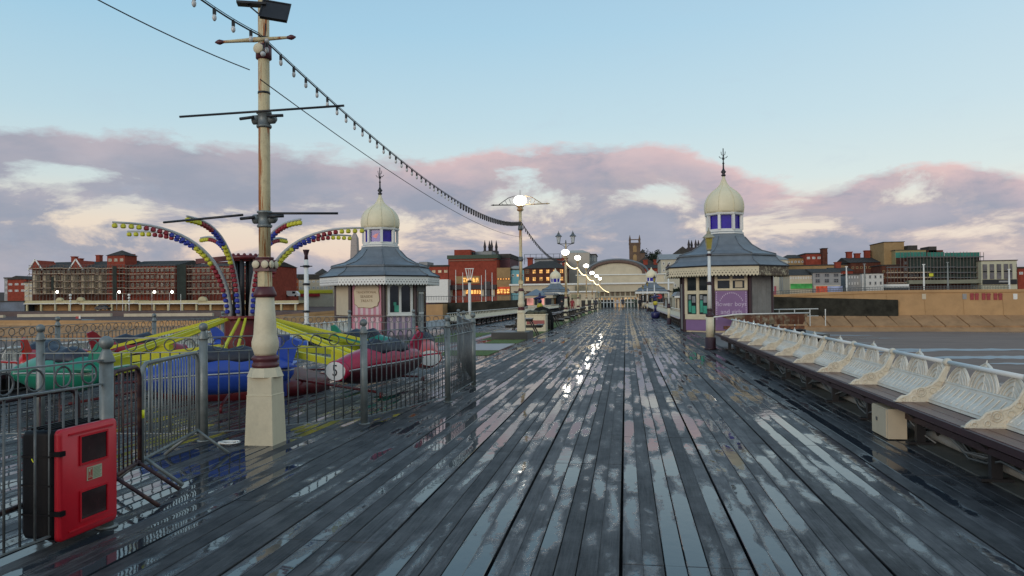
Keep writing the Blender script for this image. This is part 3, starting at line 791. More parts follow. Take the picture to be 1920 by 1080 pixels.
# lit pillars along the walkway
lamp_e = emit('lamp_glow', (1.0, .95, .84), 14)
lamp_b = mat('lamp_housing', (.05,.05,.05), .5)
def lit_pillar(label, x, y, top, truss):
    t = pillar(label, x, y, top, False, group='lit lamp pillars along the walkway')
    b = MB(); b.lathe([(.09, top-.15), (.15, top-.1), (.10, top), (.16, top+.05), (.16, top+.10)], 12); part('capital', b, cream_rust, t)
    b = MB(); b.ball((0, 0, top+.30), .25, 14, (1.1,1.1,.78)); part('lamp', b, lamp_e, t)  # ball enlarged so that its shape takes in the lamp's glare
    b = MB(); b.lathe([(.012, top+.40), (.008, top+.75)], 6); part('spike', b, black, t)
    if truss:
        for s in (-1, 1):
            b = MB(); b.tube([(s*.15,0,top+.12),(s*1.15,0,top+.14)], .025, 6); b.tube([(s*.2,0,top+.5),(s*.5,0,top+.42),(s*.9,0,top+.16)], .016, 6)
            for k in range(4): b.tube([(s*(.2+.17*k),0,top+.14),(s*(.30+.17*k),0,top+.46-.075*k)], .009, 5)
            b.tube([(s*1.12,0,top+.14),(s*1.25,0,top+.14)], [.04,.008], 6); part('truss_arm', b, black if s < 0 else cream_rust, t)
        b = MB(); b.tube([(-1.15,0,top-2.15),(1.15,0,top-2.15)], .014, 6); part('cross_rod', b, black, t)
        b = MB(); b.lathe([(.09,top-2.25),(.10,top-2.2),(.09,top-2.05)], 10); b.lathe([(.09,top-.95),(.11,top-.9),(.09,top-.75)], 10); part('clamp', b, galv_dk, t)
    return t
lx = -4.33
P2 = G(978, 634)
p2 = lit_pillar('tall rusty lamp pillar with lit lamp and truss arms, on a dark plinth beside the first picnic table', P2.x, P2.y, 5.15, True)
b = MB(); b.box(P2.x-1.05, P2.x+.42, P2.y-1.3, P2.y+.6, .002, .30)
o = part('plinth', b, mat('dark_plinth', (.018,.022,.022), .35, var=.3), None, label='low dark plinth under the lit pillar, on green turf', category='plinth')
p2.location.z = .30
far_l = [(1060,474,54,'second'),(1083,484,67,'third'),(1099,499,81,'fourth'),(1110,512,97,'fifth'),(1119,518,112,'sixth'),(1125,523,127,'seventh')]
LP = {}
for px, py, d, nm in far_l:
    q = PD(px, py, d)
    LP[nm] = q
    lit_pillar(nm + ' lit lamp pillar along the walkway, counted from the ride', q.x, q.y, q.z - .27, False)
    if nm == 'fifth':
        pass
# ------------------------------------------------------------------ festoon lights and cables
sock = mat('bulb_socket', (.012,.012,.013), .5)
bulb_lit = emit('festoon_glow', (1.0, .80, .44), 4)
b = MB(); b.lathe([(.018,-.005),(.018,-.055)], 8); b.lathe([(.010,.01),(.016,-.005)], 8); sock_me = b.mesh('socket', sock)
b = MB(); b.lathe([(.013,-.055),(.022,-.075),(.021,-.10),(.010,-.118)], 8, smooth=True); bulb_me = b.mesh('bulb', glass_w)
b = MB(); b.ball((0,0,-.10), .042, 8); blit_me = b.mesh('bulb', bulb_lit)
b = MB(); b.lathe([(.026,.01),(.026,-.07)], 6); b.lathe([(.022,-.07),(.028,-.10),(.012,-.14)], 6); far_me = b.mesh('bulb', sock)
def sag(A, B, s, n):
    return [Vector(A).lerp(Vector(B), k/n) - Vector((0,0,4*s*(k/n)*(1-k/n))) for k in range(n+1)]
def string(label, A, B, s, n, count, lit=False, first=0, near=.45):
    t = thing('festoon_lights', label, 'string lights', A)
    P = [p - Vector(A) for p in sag(A, B, s, n)]
    b = MB(); b.tube(P, .009, 5); b.tube([p + Vector((0,0,.022)) for p in P], .005, 4); part('cable', b, sock, t)
    for i in range(first, count):
        u = (i + .5) / count; k = u * n; j = int(k); p = P[j].lerp(P[min(n, j+1)], k - j)
        if lit: inst('bulb', blit_me, t, p)
        elif i / count > near: inst('bulb', far_me, t, p)
        else:
            s_ = inst('socket', sock_me, t, p); inst('bulb', bulb_me, s_)
A1 = PD(486, 66, 8.0); B1 = PD(977, 416, 30.9)
string('unlit festoon bulbs sagging from the near pillar to the tall lit pillar', A1, B1, .62, 40, 66)
A0 = PD(300, -60, 6.6)
string('short run of unlit festoon bulbs coming in from above the picture to the near pillar', A0, A1, .04, 8, 5, near=2)
A2 = B1; B2 = LP['second'] + Vector((0,0,-.55))
string('unlit festoon bulbs hanging between the tall lit pillar and the second lit pillar', A2, B2, .55, 16, 40, near=-1)
prev = B2
for nm, tgt in (('third',(1083,500,67)),('fourth',(1099,514,81)),('fifth',(1112,524,97)),('sixth',(1122,532,112)),('seventh',(1142,547,130))):
    q = PD(*tgt)
    string('glowing warm festoon bulbs strung to the %s lit pillar' % nm, prev, q, .25, 8, 22, True); prev = q
def wire(label, pts, r=.006):
    o = Vector(pts[0]); b = MB(); b.tube([Vector(p) - o for p in pts], r, 5)
    w_ = part('cable', b, sock, None, label=label, category='cable'); w_.location = o
wire('thin dark wire from the near pillar to the tall lit pillar, below the festoon bulbs', sag(PD(488,149,8.0), PD(975,444,30.9), .35, 20))
wire('thin dark wire coming down to the near pillar from the top left', sag(PD(150,-18,6.2), PD(468,131,8.0), .03, 8))
# ------------------------------------------------------------------ aeroplane ride
RX, RY, RR = -6.9, 12.8, 3.25
yel = mat('yellow_paint', (.62,.60,.035), .4, var=.10, scale=3, grime=.2, grime_col=(.25,.2,.03))
dred = mat('dark_red_paint', (.13,.012,.016), .4, var=.3, scale=4, grime=.3)
crim = mat('crimson_plane_paint', (.36,.010,.045), .25, var=.12, scale=2, bump=.02)
armw = mat('pale_grey_arm', (.42,.43,.42), .5, var=.1)
ride = thing('aeroplane_ride', 'small aeroplane roundabout inside the fence, with curved white arms of coloured lamps', 'fairground ride', (RX, RY, 0), R(4))
b = MB(); b.lathe([(1.5,.0),(1.5,.22),(1.35,.26),(.7,.45),(.45,.62)], 24); part('base', b, dred, ride)
b = MB(); b.lathe([(.36,.6),(.36,.72),(.42,.74),(.42,.98),(.36,1.0),(.36,1.28),(.44,1.31),(.44,1.36)], 16, smooth=False); part('drum', b, dred, ride)
for k in range(8):
    a = R(45*k+10); b = MB(); b.tube([(.17*math.cos(a),.17*math.sin(a),1.36),(.21*math.cos(a),.21*math.sin(a),2.42)], .042, 8); part('column_tube', b, black, ride)
b = MB(); b.tube([(.27*math.cos(t),.27*math.sin(t),2.42) for t in [2*PI*k/16 for k in range(16)]], .045, 6, True); b.lathe([(.25,2.36),(.25,2.40)], 12)
for k in range(16): t_ = 2*PI*k/16; b.ball((.27*math.cos(t_),.27*math.sin(t_),2.46), .035, 6)
part('crown', b, dred, ride)
b = MB(); b.bar((-.25,-.05,2.42),(-.85,-.15,2.36),.06,.09); b.bar((-.25,-.05,2.34),(-.7,-.12,2.33),.03); part('crown_arm', b, dred, ride)
capm = {'y': mat('yellow_lamp_cap', (.60,.56,.03), .35, var=.1), 'r': mat('red_lamp_cap', (.26,.008,.02), .35, var=.1), 'b': mat('blue_lamp_cap', (.02,.035,.32), .35, var=.1)}
capme = {}
for k_, m in capm.items():
    b = MB(); b.lathe([(.022,.0),(.042,-.012),(.045,-.055),(.026,-.072)], 8); capme[k_] = b.mesh('lamp_cap', m)
seq = 'yyyyrrrrbbbbbyyyyyrrrrrrbbbb'
def armp(u):     # u = 0 at the foot, 1 at the tip
    r = .26 + .20*u + 1.75*u**2.1; z = 1.32 + 1.62*math.sin(min(1, u*1.06)*PI/2)**.92
    return r, z
for k in range(8):
    a = R(45*k + 2); ca, sa = math.cos(a), math.sin(a)
    N_ = 18; P = []
    for i in range(N_+1):
        r, z = armp(i/N_); P.append((r*ca, r*sa, z))
    b = MB(); b.tube(P, [.048 - .030*i/N_ for i in range(N_+1)], 6); arm = part('light_arm', b, armw, ride)
    for i, ch in enumerate(seq):
        u = 1 - (i + .3)/len(seq)*.97
        r, z = armp(u); r += .005
        inst('lamp_cap', capme[ch], arm, ((r + .05*(1-u))*ca, (r + .05*(1-u))*sa, z - .02))
# sweep arms and planes
body_cols = [('crimson plane with the number 5', crim), ('orange', mat('orange_red_plane_paint', (.48,.055,.035), .3, var=.12)), ('green', mat('green_plane_paint', (.015,.20,.12), .3, var=.12)),
             ('blue', mat('blue_plane_paint', (.025,.07,.36), .3, var=.12)), ('red', mat('red_plane_paint', (.30,.012,.03), .3, var=.12)), ('scarlet', mat('scarlet_plane_paint', (.50,.02,.015), .3, var=.12)),
             ('green', MATS['green_plane_paint']), ('blue', MATS['blue_plane_paint'])]
tarp = mat('dark_tarpaulin_cover', (.020,.022,.034), .5, var=.4, scale=6, bump=.4, bscale=14)
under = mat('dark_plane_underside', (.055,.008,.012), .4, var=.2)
whp = mat('white_disc_paint', (.70,.70,.66), .4, var=.04)
plane_under = under
def make_plane(i, m, num):
    ang = R(-26.6 + 45*i); x, y = RR*math.cos(ang), RR*math.sin(ang)
    # heading: nose towards decreasing angle (towards the camera side on the right)
    hd = ang - PI/2
    b = MB(); rings = []
    secs = [(-1.0,.05,.06,.34),(-.95,.11,.12,.335),(-.75,.18,.20,.34),(-.4,.25,.25,.33),(0,.28,.27,.32),(.4,.27,.26,.31),(.7,.245,.21,.29),(.9,.215,.16,.275),(.985,.195,.130,.265)]
    n = 16
    Mx = Matrix.Translation((x, y, .30)) @ Matrix.Rotation(hd, 4, 'Z')
    def ring(cx, w, h, cz, lo, hi):
        return [Mx @ Vector((cx, w*math.cos(t), cz + h*math.sin(t))) for t in [lo + (hi-lo)*k/n for k in range(n+1)]]
    for cx, w, h, cz in secs: rings.append(ring(cx, w, h, cz, 0, PI))
    b.loft(rings)
    pl = part('plane', b, m, ride, label=('crimson plane with a white number 5 disc on its nose' if num else body_cols[i][0] + ' painted plane'))
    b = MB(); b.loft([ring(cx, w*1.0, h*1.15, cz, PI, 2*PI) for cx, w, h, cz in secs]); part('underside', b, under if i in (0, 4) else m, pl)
    b = MB(); rr_ = []
    for cx, w, h, cz in secs: rr_.append((cx, w, cz))
    for s in (-1, 1): b.tube([Mx @ Vector((cx, s*(w+.006), cz)) for cx, w, cz in rr_], .011, 5)
    part('trim_strip', b, armw, pl)
    # cockpit cover
    b = MB(); cov = [(-.62,.05,.03),(-.5,.17,.16),(-.3,.215,.22),(-.12,.20,.17),(.02,.21,.20),(.18,.22,.235),(.34,.15,.13),(.42,.06,.03)]
    b.loft([[Mx @ Vector((cx, w*math.cos(t), .48 + h*math.sin(t))) for t in [PI*k/12 for k in range(13)]] for cx, w, h in cov]); part('cockpit_cover', b, tarp, pl)
    # tail fin
    b = MB(); b.poly([Mx @ Vector(p) for p in ((-.66,.02,.50),(-.98,.02,.42),(-1.08,.02,.74),(-.98,.02,.78),(-.90,.02,.74))], Mx.to_3x3() @ Vector((0,-.04,0))); part('tail_fin', b, m, pl)
    for s in (-1, 1):
        b = MB(); b.poly([Mx @ Vector(p) for p in ((-.70,s*.17,.36),(-.95,s*.10,.36),(-1.06,s*.42,.40),(-.92,s*.44,.40))], (0,0,.025)); part('tail_plane', b, m, pl)
    # nose disc
    Mn = Mx @ Matrix.Translation((.985, 0, .262)) @ Matrix.Rotation(R(90), 4, 'Y')
    if num:
        Mn = Mx @ Matrix.Translation((.93, .0, .262)) @ Matrix.Rotation(R(62 - 0), 4, 'Z') @ Matrix.Rotation(R(90), 4, 'Y')
    b = MB(); b.M = Mx @ Matrix.Translation((.97,0,.265)) @ Matrix.Scale(1.42, 4, (0,1,0)) @ Matrix.Rotation(R(90), 4, 'Y'); b.lathe([(.150,-.06),(.158,.02),(.140,.040)], 20); part('nose_ring', b, m, pl)
    b = MB(); b.M = Mx @ Matrix.Translation((1.006,0,.265)) @ Matrix.Scale(1.42, 4, (0,1,0)) @ Matrix.Rotation(R(90), 4, 'Y'); b.lathe([(.139,0),(.139,.014)], 20, smooth=False); nd2 = part('nose_disc', b, whp, pl)
    if num:
        me = text_mesh('5', .24, .002, black)
        Mt = Mx @ Matrix.Translation((1.024, 0, .268)) @ Matrix.Rotation(R(90), 4, 'Z') @ Matrix.Rotation(R(90), 4, 'X')
        inst('number', me, nd2, M=Mt)
    # sweep arm from the hub
    b = MB(); ca, sa = math.cos(ang), math.sin(ang)
    e = Vector((x - ca*.25, y - sa*.25, .52)); tn = Vector((-sa, ca, 0))
    for s in (-1, 1):
        b.bar(Vector((ca*.38, sa*.38, 1.32)) + tn*.05*s, e + tn*.13*s + Vector((0,0,.12)), .035, .05)
    b.bar((ca*.38, sa*.38, .80), e - Vector((0,0,.02)), .09, .11)
    b.poly([Vector((ca*2.2, sa*2.2, .56)) - tn*.05, Vector((ca*2.2, sa*2.2, .78)) - tn*.05, e + Vector((0,0,.16)) - tn*.05, e - Vector((0,0,.14)) - tn*.05], tn*.10)
    part('sweep_arm', b, yel, ride)
    b = MB(); b.tube([(ca*.9, sa*.9, .28), (x - ca*.1, y - sa*.1, .14)], .022, 6); b.tube([(x,y,.14),(x,y,.05)], .03, 6); part('hydraulic_strut', b, dred, ride)
for i in range(8): make_plane(i, body_cols[i][1], i == 0)
# a dark blue operator's cover by the base and a blue trim board
b = MB(); Mo = Matrix.Translation((1.0, -1.1, 0))
b.box(.75, 1.15, -1.2, -.8, .02, 1.05); part('control_box', b, mat('blue_control_box', (.02,.05,.28), .4, var=.1), ride)
# ground wires of the ride
# ------------------------------------------------------------------ kiosks
def octo(r, z, rot=22.5): return [(r*math.cos(R(rot+45*k)), r*math.sin(R(rot+45*k)), z) for k in range(8)]
pinkst = mat('pink_paint', (.50,.20,.26), .55, var=.08); pinkpl = mat('pale_pink_paint', (.58,.45,.46), .55, var=.05); pinkdk = mat('deep_pink_paint', (.30,.035,.08), .5, var=.1)
gold = mat('cream_sign_board', (.60,.50,.34), .55, var=.06); goldtx = mat('bronze_lettering', (.20,.12,.05), .5)
lilac = mat('lilac_board', (.235,.135,.27), .6, var=.07, scale=1.5); lilacw = mat('pale_lilac_lettering', (.55,.46,.58), .6)
rot_fasc = mat('rotting_brown_fascia', (.13,.10,.07), .85, var=.6, scale=9, col2=(.45,.40,.27), gscale=6, mask=(.5,.58), bump=.4)
def kiosk(label, x, y, base_z, zs, kind, full=True):
    t = thing('kiosk', label, 'kiosk', (x, y, base_z), 0)
    Rb = 2.15
    C = octo(Rb, 0)     # corners; side k lies between corner k and k+1
    def side(k):        # returns a matrix: local x along the wall, y outwards, z up, origin at the wall centre foot
        a = Vector(C[k]); c = Vector(C[(k+1) % 8]); m = (a + c) / 2; d = (a - c).normalized(); nrm = Vector((m.x, m.y, 0)).normalized()
        M = Matrix(((d.x, nrm.x, 0, m.x), (d.y, nrm.y, 0, m.y), (0, 0, 1, 0), (0, 0, 0, 1)))
        return M
    # -Y side is k = 5 (corners at 247.5 and 292.5)
    L_ = 2*Rb*math.sin(R(22.5))
    wall_m = cream if kind != 'small' else stone_cr
    b = MB(); b.lathe([(Rb-.02, 0), (Rb-.02, 2.75)], 8, rot=R(22.5), smooth=False); part('wall', b, wall_m, t)
    for c in C:
        b = MB(); b.lathe([(.10, 0), (.10, 2.72)], 6, c=(c[0]*1.0, c[1]*1.0), smooth=False); part('corner_post', b, burg_dk, t)
    def sp(name, k, f, m, parent=None, **kw):
        b = MB(); b.M = side(k); f(b); return part(name, b, m, parent or t, **kw)
    if kind == 'left':
        # front: pink striped panel with sign board
        sp('panel_frame', 5, lambda b: (b.box(-.74,.74,.0,.05,.0,.95), b.box(-.74,.74,.0,.09,.93,1.0)), pinkdk)
        for i in range(11):
            xx = -.70 + i*.1273
            sp('stripe', 5, lambda b: b.box(xx, xx+.125, .0, .04, 1.02, 2.65), pinkst if i % 2 == 0 else pinkpl)
            sp('stripe', 5, lambda b: b.box(xx, xx+.125, .052, .062, .05, .91), pinkst if i % 2 == 0 else pinkpl)
        # scalloped sign
        def sign(b, s=1.0, y0=.042, y1=.075):
            pts = []
            for j in range(40):
                a = 2*PI*j/40; rr = 1 + .035*math.sin(5*a*2)
                ex = abs(math.cos(a))**.55 * (1 if math.cos(a) > 0 else -1); ez = abs(math.sin(a))**.55 * (1 if math.sin(a) > 0 else -1)
                pts.append((.60*s*rr*ex, y1, 1.92 + .56*s*rr*ez))
            b.poly(pts, (0, y0-y1, 0))
        sp('sign_edge', 5, lambda b: sign(b, 1.04, .042, .070), goldtx)
        sg = sp('sign_board', 5, lambda b: sign(b, 1.0, .042, .078), gold)
        for tx, zz, sz in (('TRADITIONAL', 2.07, .155), ('SEASIDE', 1.87, .17), ('TREATS', 1.67, .17)):
            inst('lettering', text_mesh(tx, sz, .003, goldtx), sg, M=side(5) @ Matrix.Translation((0, .084, zz)) @ Matrix.Rotation(PI, 4, 'Z') @ Matrix.Rotation(R(90), 4, 'X'))
        # arched double window
        k = 6
        for i in range(9):
            xx = -.70 + i*.1556
            sp('stripe', k, lambda b: b.box(xx, xx+.15, .0, .05, .05, .93), mat('mauve_stripe', (.30,.22,.32), .55, var=.05) if i % 2 == 0 else pinkpl)
        def frame(b):
            b.box(-.66,.66,.0,.08,.97,1.12); b.box(-.72,.72,.0,.14,.94,.985)
            for xx in (-.66,-.05,.55): b.box(xx, xx+.11, .0, .07, 1.12, 2.62)
            for cx in (-.30, .30):
                for j in range(8):
                    a0, a1 = PI*j/8, PI*(j+1)/8
                    b.poly([(cx+.25*math.cos(a0), .07, 2.25+.16*math.sin(a0)), (cx+.25*math.cos(a1), .07, 2.25+.16*math.sin(a1)), (cx+.25*math.cos(a1), .07, 2.45), (cx+.25*math.cos(a0), .07, 2.45)], (0,-.07,0))
            b.box(-.55,.55,.0,.068,2.45,2.50)
        wf = sp('window_frame', k, frame, white)
        for cx in (-.30, .30): sp('pane', k, lambda b: b.box(cx-.24, cx+.24, .0, .03, 1.12, 2.42), glass_dk, wf)
        sp('display_goods', k, lambda b: (b.box(.06,.30,.031,.04,1.14,1.45), b.box(.20,.34,.031,.042,1.45,1.6)), mat('teal_goods', (.05,.30,.20), .5), wf)
        sp('panel', 4, lambda b: b.box(-.70,.70,.0,.05,1.0,2.6), stone_cr)
        sp('panel_rail', 4, lambda b: b.box(-.72,.72,.0,.06,.86,.98), burg_dk)
        # door on the right flank
        dr = sp('door', 7, lambda b: (b.box(-.45,.45,.02,.07,.1,2.1), b.box(-.70,.70,.0,.09,2.12,2.65)), stone_grey)
        sp('window', 7, lambda b: (b.box(-.68,-.50,.0,.06,.9,2.1), b.box(.50,.68,.0,.06,.9,2.1)), glass_dk)
        sp('door_rail', 7, lambda b: (b.box(-.08,-.05,.07,.09,.15,2.05), b.box(-.42,.42,.07,.085,2.0,2.08), b.box(-.42,.42,.07,.085,1.0,1.1)), white, dr)
    elif kind == 'right':
        # front: lilac board with chalk lettering under a pair of fanlights
        sg = sp('lilac_board', 5, lambda b: b.box(-.71,.71,.0,.05,.12,1.93), lilac)
        for tx, zz, sz in (('flower boys', 1.32, .285), ('and girls', .97, .285)):
            inst('lettering', text_mesh(tx, sz, .004, lilacw), sg, M=side(5) @ Matrix.Translation((0, .056, zz)) @ Matrix.Rotation(PI, 4, 'Z') @ Matrix.Rotation(R(90), 4, 'X'))
        def dots(b):
            for j in range(13):
                for xx in (-.665, .63): b.box(xx, xx+.035, .05, .056, .62+.1*j, .68+.1*j)
        sp('painted_border', 5, dots, lilacw, sg)
        for j in range(15):
            a = R(32 + 116*j/14); xx, zz = -.80*math.cos(a)*.72, 1.10 + .74*math.sin(a)
            sp('painted_dash', 5, lambda b: b.box(xx-.014, xx+.014, .05, .056, zz-.03, zz+.035), lilacw, sg)
        def fan(b):
            b.box(-.72,.72,.0,.07,1.96,2.04)
            for xx in (-.72,-.07,.60): b.box(xx, xx+.13, .0, .07, 2.04, 2.68)
            b.box(-.59,-.07,.0,.065,2.40,2.47); b.box(.06,.60,.0,.065,2.40,2.47)
        fr_ = sp('fanlight_frame', 5, fan, cream)
        for cx in (-.33, .33): sp('pane', 5, lambda b: b.box(cx-.26, cx+.26, .0, .03, 2.04, 2.66), glass_dk, fr_)
        sp('vent_cover', 5, lambda b: b.box(-.50,-.18,.03,.06,2.08,2.36), stone_cr, fr_)
        def win(b):
            b.box(-.74,.74,.0,.07,.62,.86); b.box(-.74,.74,.0,.07,1.80,1.96); b.box(-.74,.74,.0,.07,2.6,2.7)
            for xx in (-.74,-.10,.60): b.box(xx, xx+.15, .0, .075, .86, 2.65)
        k = 4
        wf = sp('window_frame', k, win, cream)
        for cx in (-.34, .34):
            sp('pane', k, lambda b: (b.box(cx-.26, cx+.26, .0, .03, .86, 1.80), b.box(cx-.26, cx+.26, .0, .03, 1.96, 2.6)), glass_dk, wf)
            sp('display_goods', k, lambda b: (b.box(cx-.20, cx+.02, .03, .045, .9, 1.25), b.box(cx+.05, cx+.2, .03, .045, .95, 1.5)), mat('teal_goods', (.05,.30,.20), .5), wf)
            sp('display_cards', k, lambda b: (b.box(cx-.2, cx+.0, .031, .043, 1.4, 1.7), b.box(cx+.06, cx+.2, .031, .043, 1.55, 1.75)), mat('grey_display_cards', (.25,.26,.26), .6), wf)
        sp('lower_panel', k, lambda b: b.box(-.72,.72,.0,.04,.1,.6), lilac)
        sp('shutter_board', 6, lambda b: b.box(-.72,.72,.0,.05,.1,2.7), wood_grey)
        for i in range(4): sp('shutter_plank', 6, lambda b: b.box(-.70+.35*i, -.70+.35*i+.34, .05, .06, .12, 2.68), wood_grey)
        for i in range(5): sp('shutter_plank', 3, lambda b: b.box(-.72+.29*i, -.72+.29*i+.28, .0, .06, .1, 2.3), wood_grey)
    else:
        for k in (4, 5, 6):
            sp('window', k, lambda b: (b.box(-.6,-.05,.0,.04,.9,2.2), b.box(.05,.6,.0,.04,.9,2.2)), glass_dk)
            sp('sill', k, lambda b: b.box(-.75,.75,.0,.09,.8,.9), white)
    # eaves fascia
    Re = 2.93 if kind != 'small' else 3.0
    zf0, zf1 = 2.42*zs, 2.80*zs
    E_ = octo(Re, 0)
    fm = cream if kind == 'right' else white
    for k in range(8):
        a = Vector(E_[k]); c = Vector(E_[(k+1) % 8]); d = c - a; L2 = d.length; u = d / L2; nrm = Vector(((a+c).x, (a+c).y, 0)).normalized()
        n = 15 if full else 6
        m = fm if not (kind == 'right' and k in (6, 7)) else rot_fasc
        pts = [a + Vector((0,0,zf1)), ]
        for j in range(n):
            p0 = a + d*(j/n); p1 = a + d*((j+.5)/n); p2 = a + d*((j+1)/n)
            pts += [p0 + Vector((0,0,zf0+.06)), p0 + u*.02 + Vector((0,0,zf0+.03)), p1 - u*.015 + Vector((0,0,zf0-.02)), p1 + u*.015 + Vector((0,0,zf0-.02)), p2 - u*.02 + Vector((0,0,zf0+.03))]
        pts += [c + Vector((0,0,zf0+.06)), c + Vector((0,0,zf1))]
        b = MB(); b.poly(pts, -nrm*.03)
        if full:   # pierced diamonds: dark plates on the board, shade of the holes in their colour
            part('fascia', b, m, t)
            b = MB()
            for j in range(n):
                p1 = a + d*((j+.5)/n) + nrm*.006 + Vector((0,0,zf0+.13)); s = .033
                b.poly([p1 - u*s, p1 + Vector((0,0,s)), p1 + u*s, p1 - Vector((0,0,s))], -nrm*.004)
                if j < n-1:
                    p1 = a + d*((j+1)/n) + nrm*.006 + Vector((0,0,zf0+.23)); s = .022
                    b.poly([p1 - u*s, p1 + Vector((0,0,s)), p1 + u*s, p1 - Vector((0,0,s))], -nrm*.004)
            part('painted_piercing', b, burg_dk, t, kind='stuff')
        else: part('fascia', b, m, t)
    b = MB(); b.lathe([(Re-.02, zf1-.05), (Re-.5, zf1-.03), (1.9, 2.72)], 8, rot=R(22.5), smooth=False, cap=False); part('soffit', b, burg_dk, t)
    b = MB(); b.lathe([(Re+.05, zf1+.0), (Re+.06, zf1+.05), (Re-.02, zf1+.06)], 8, rot=R(22.5), smooth=False); part('gutter', b, black, t)
    b = MB(); z0 = zf1 + .06
    b.lathe([(Re+.02, z0), (2.55, z0+.20*zs), (2.32, z0+.46*zs)], 8, rot=R(22.5), smooth=False); b.lathe([(2.42, z0+.44*zs), (2.42, z0+.49*zs)], 8, rot=R(22.5), smooth=False)
    b.lathe([(2.40, z0+.50*zs), (1.75, z0+.68*zs), (1.3, z0+.95*zs), (.98, z0+1.30*zs), (.86, z0+1.55*zs)], 8, rot=R(22.5), smooth=False); 
    roof = part('roof', b, lead, t)
    for k in range(8):
        a = R(22.5+45*k)
        for ps in (((2.40, z0+.52*zs), (1.75, z0+.70*zs), (1.3, z0+.97*zs), (.98, z0+1.32*zs)), ((Re+.02, z0+.02), (2.55, z0+.22*zs), (2.33, z0+.46*zs))):
            b = MB(); b.tube([(r_*math.cos(a), r_*math.sin(a), z_) for r_, z_ in ps], .022, 5); part('hip_roll', b, lead, roof)
    b = MB(); b.lathe([(.86, z0+.9*zs), (.86, z0+1.45*zs)], 8, rot=R(22.5), smooth=False); part('neck', b, lead, t)
    zl = z0 + 1.45*zs; hl = .94*zs
    b = MB(); b.lathe([(.93, zl), (.93, zl+.07)], 8, rot=R(22.5), smooth=False); b.lathe([(.86, zl+.07), (.86, zl+.24)], 8, rot=R(22.5), smooth=False)
    b.lathe([(.86, zl+hl-.12), (.93, zl+hl-.09), (.95, zl+hl)], 8, rot=R(22.5), smooth=False)
    for k in range(8):
        a = R(22.5+45*k); b.lathe([(.085, zl+.2), (.085, zl+hl-.1)], 4, c=(.83*math.cos(a), .83*math.sin(a)), rot=a+PI/4, smooth=False)
    ln = part('lantern', b, white, t)
    b = MB(); b.lathe([(.73, zl+.20), (.73, zl+hl-.10)], 8, rot=R(22.5), smooth=False); part('pane', b, glass_bl, ln)
    if kind == 'left':
        b = MB(); a = .72*math.cos(R(22.5)); b.poly([(-.18,-a-.012, zl+.50),(.02,-a-.012, zl+.40),(.14,-a-.012, zl+.66),(-.02,-a-.012, zl+.62)], (0,.01,0)); part('red_pane', b, glass_rd, ln)
    zd = zl + hl
    prof = [(.93,0),(.955,.10),(.975,.26),(.96,.45),(.90,.64),(.78,.83),(.62,.98),(.44,1.10),(.28,1.22),(.17,1.36),(.10,1.52),(.07,1.68)]
    b = MB(); b.lathe([(r_*.97, zd + z_*zs*1.0) for r_, z_ in prof], 16 if kind != 'small' else 12, rot=R(22.5/2)); dm = part('dome', b, dome_m, t)
    b = MB()
    for k in range(8):
        a = R(22.5+45*k); b.tube([(r_*.975*math.cos(a), r_*.975*math.sin(a), zd+z_*zs) for r_, z_ in prof[:-1]], .010, 4)
    if full: part('dome_rib', b, dome_m, dm)
    zf = zd + 1.66*zs
    if full:
        b = MB(); b.lathe([(.06,zf),(.12,zf+.08),(.06,zf+.14),(.13,zf+.24),(.07,zf+.32),(.04,zf+.40),(.035,zf+.62),(.06,zf+.66),(.028,zf+.70),(.022,zf+1.38)], 10)
        b.lathe([(.028,zf+.82),(.07,zf+.86),(.028,zf+.90)], 8)
        for s in (-1, 1):
            b.tube([(0,0,zf+.90),(s*.14,0,zf+.92),(s*.20,0,zf+1.00)], .016, 5); b.tube([(0,0,zf+1.05),(s*.08,0,zf+1.07),(s*.10,0,zf+1.22)], .015, 5)
            b.tube([(0,0,zf+.90),(0,s*.14,zf+.92),(0,s*.20,zf+1.00)], .016, 5)
        part('finial', b, black, t)
    return t
qL = PD(714, 560, 37); qR = PD(1360, 560, 36)
kiosk('octagonal domed kiosk with pink stripes and a cream sign, behind the ride', qL.x, qL.y, -.05, 1.0, 'left')
kiosk('octagonal domed kiosk with a lilac board, weathered shutters and rotting eaves, at the right', qR.x, qR.y, -.02, 1.08, 'right')
for px, lb in ((1042, 'small far domed kiosk left of the pavilion entrance'), (1222, 'small far domed kiosk right of the pavilion entrance')):
    q = PD(px, 575, 128); kiosk(lb, q.x, q.y, 0, 1.0, 'small', False)
# ------------------------------------------------------------------ iron benches
BL = 1.65
rg = random.Random(21)
b = MB(); b.box(0, .14, .004, BL-.004, .425, .46); sb1 = b.mesh('seat_board', seat_m)
b = MB(); b.box(0, .145, .004, BL-.004, .427, .461); sb2 = b.mesh('seat_board', seat_m)
b = MB(); b.box(-.035, -.003, .002, BL-.002, .395, .455); nos = b.mesh('seat_edge', burg_dk)
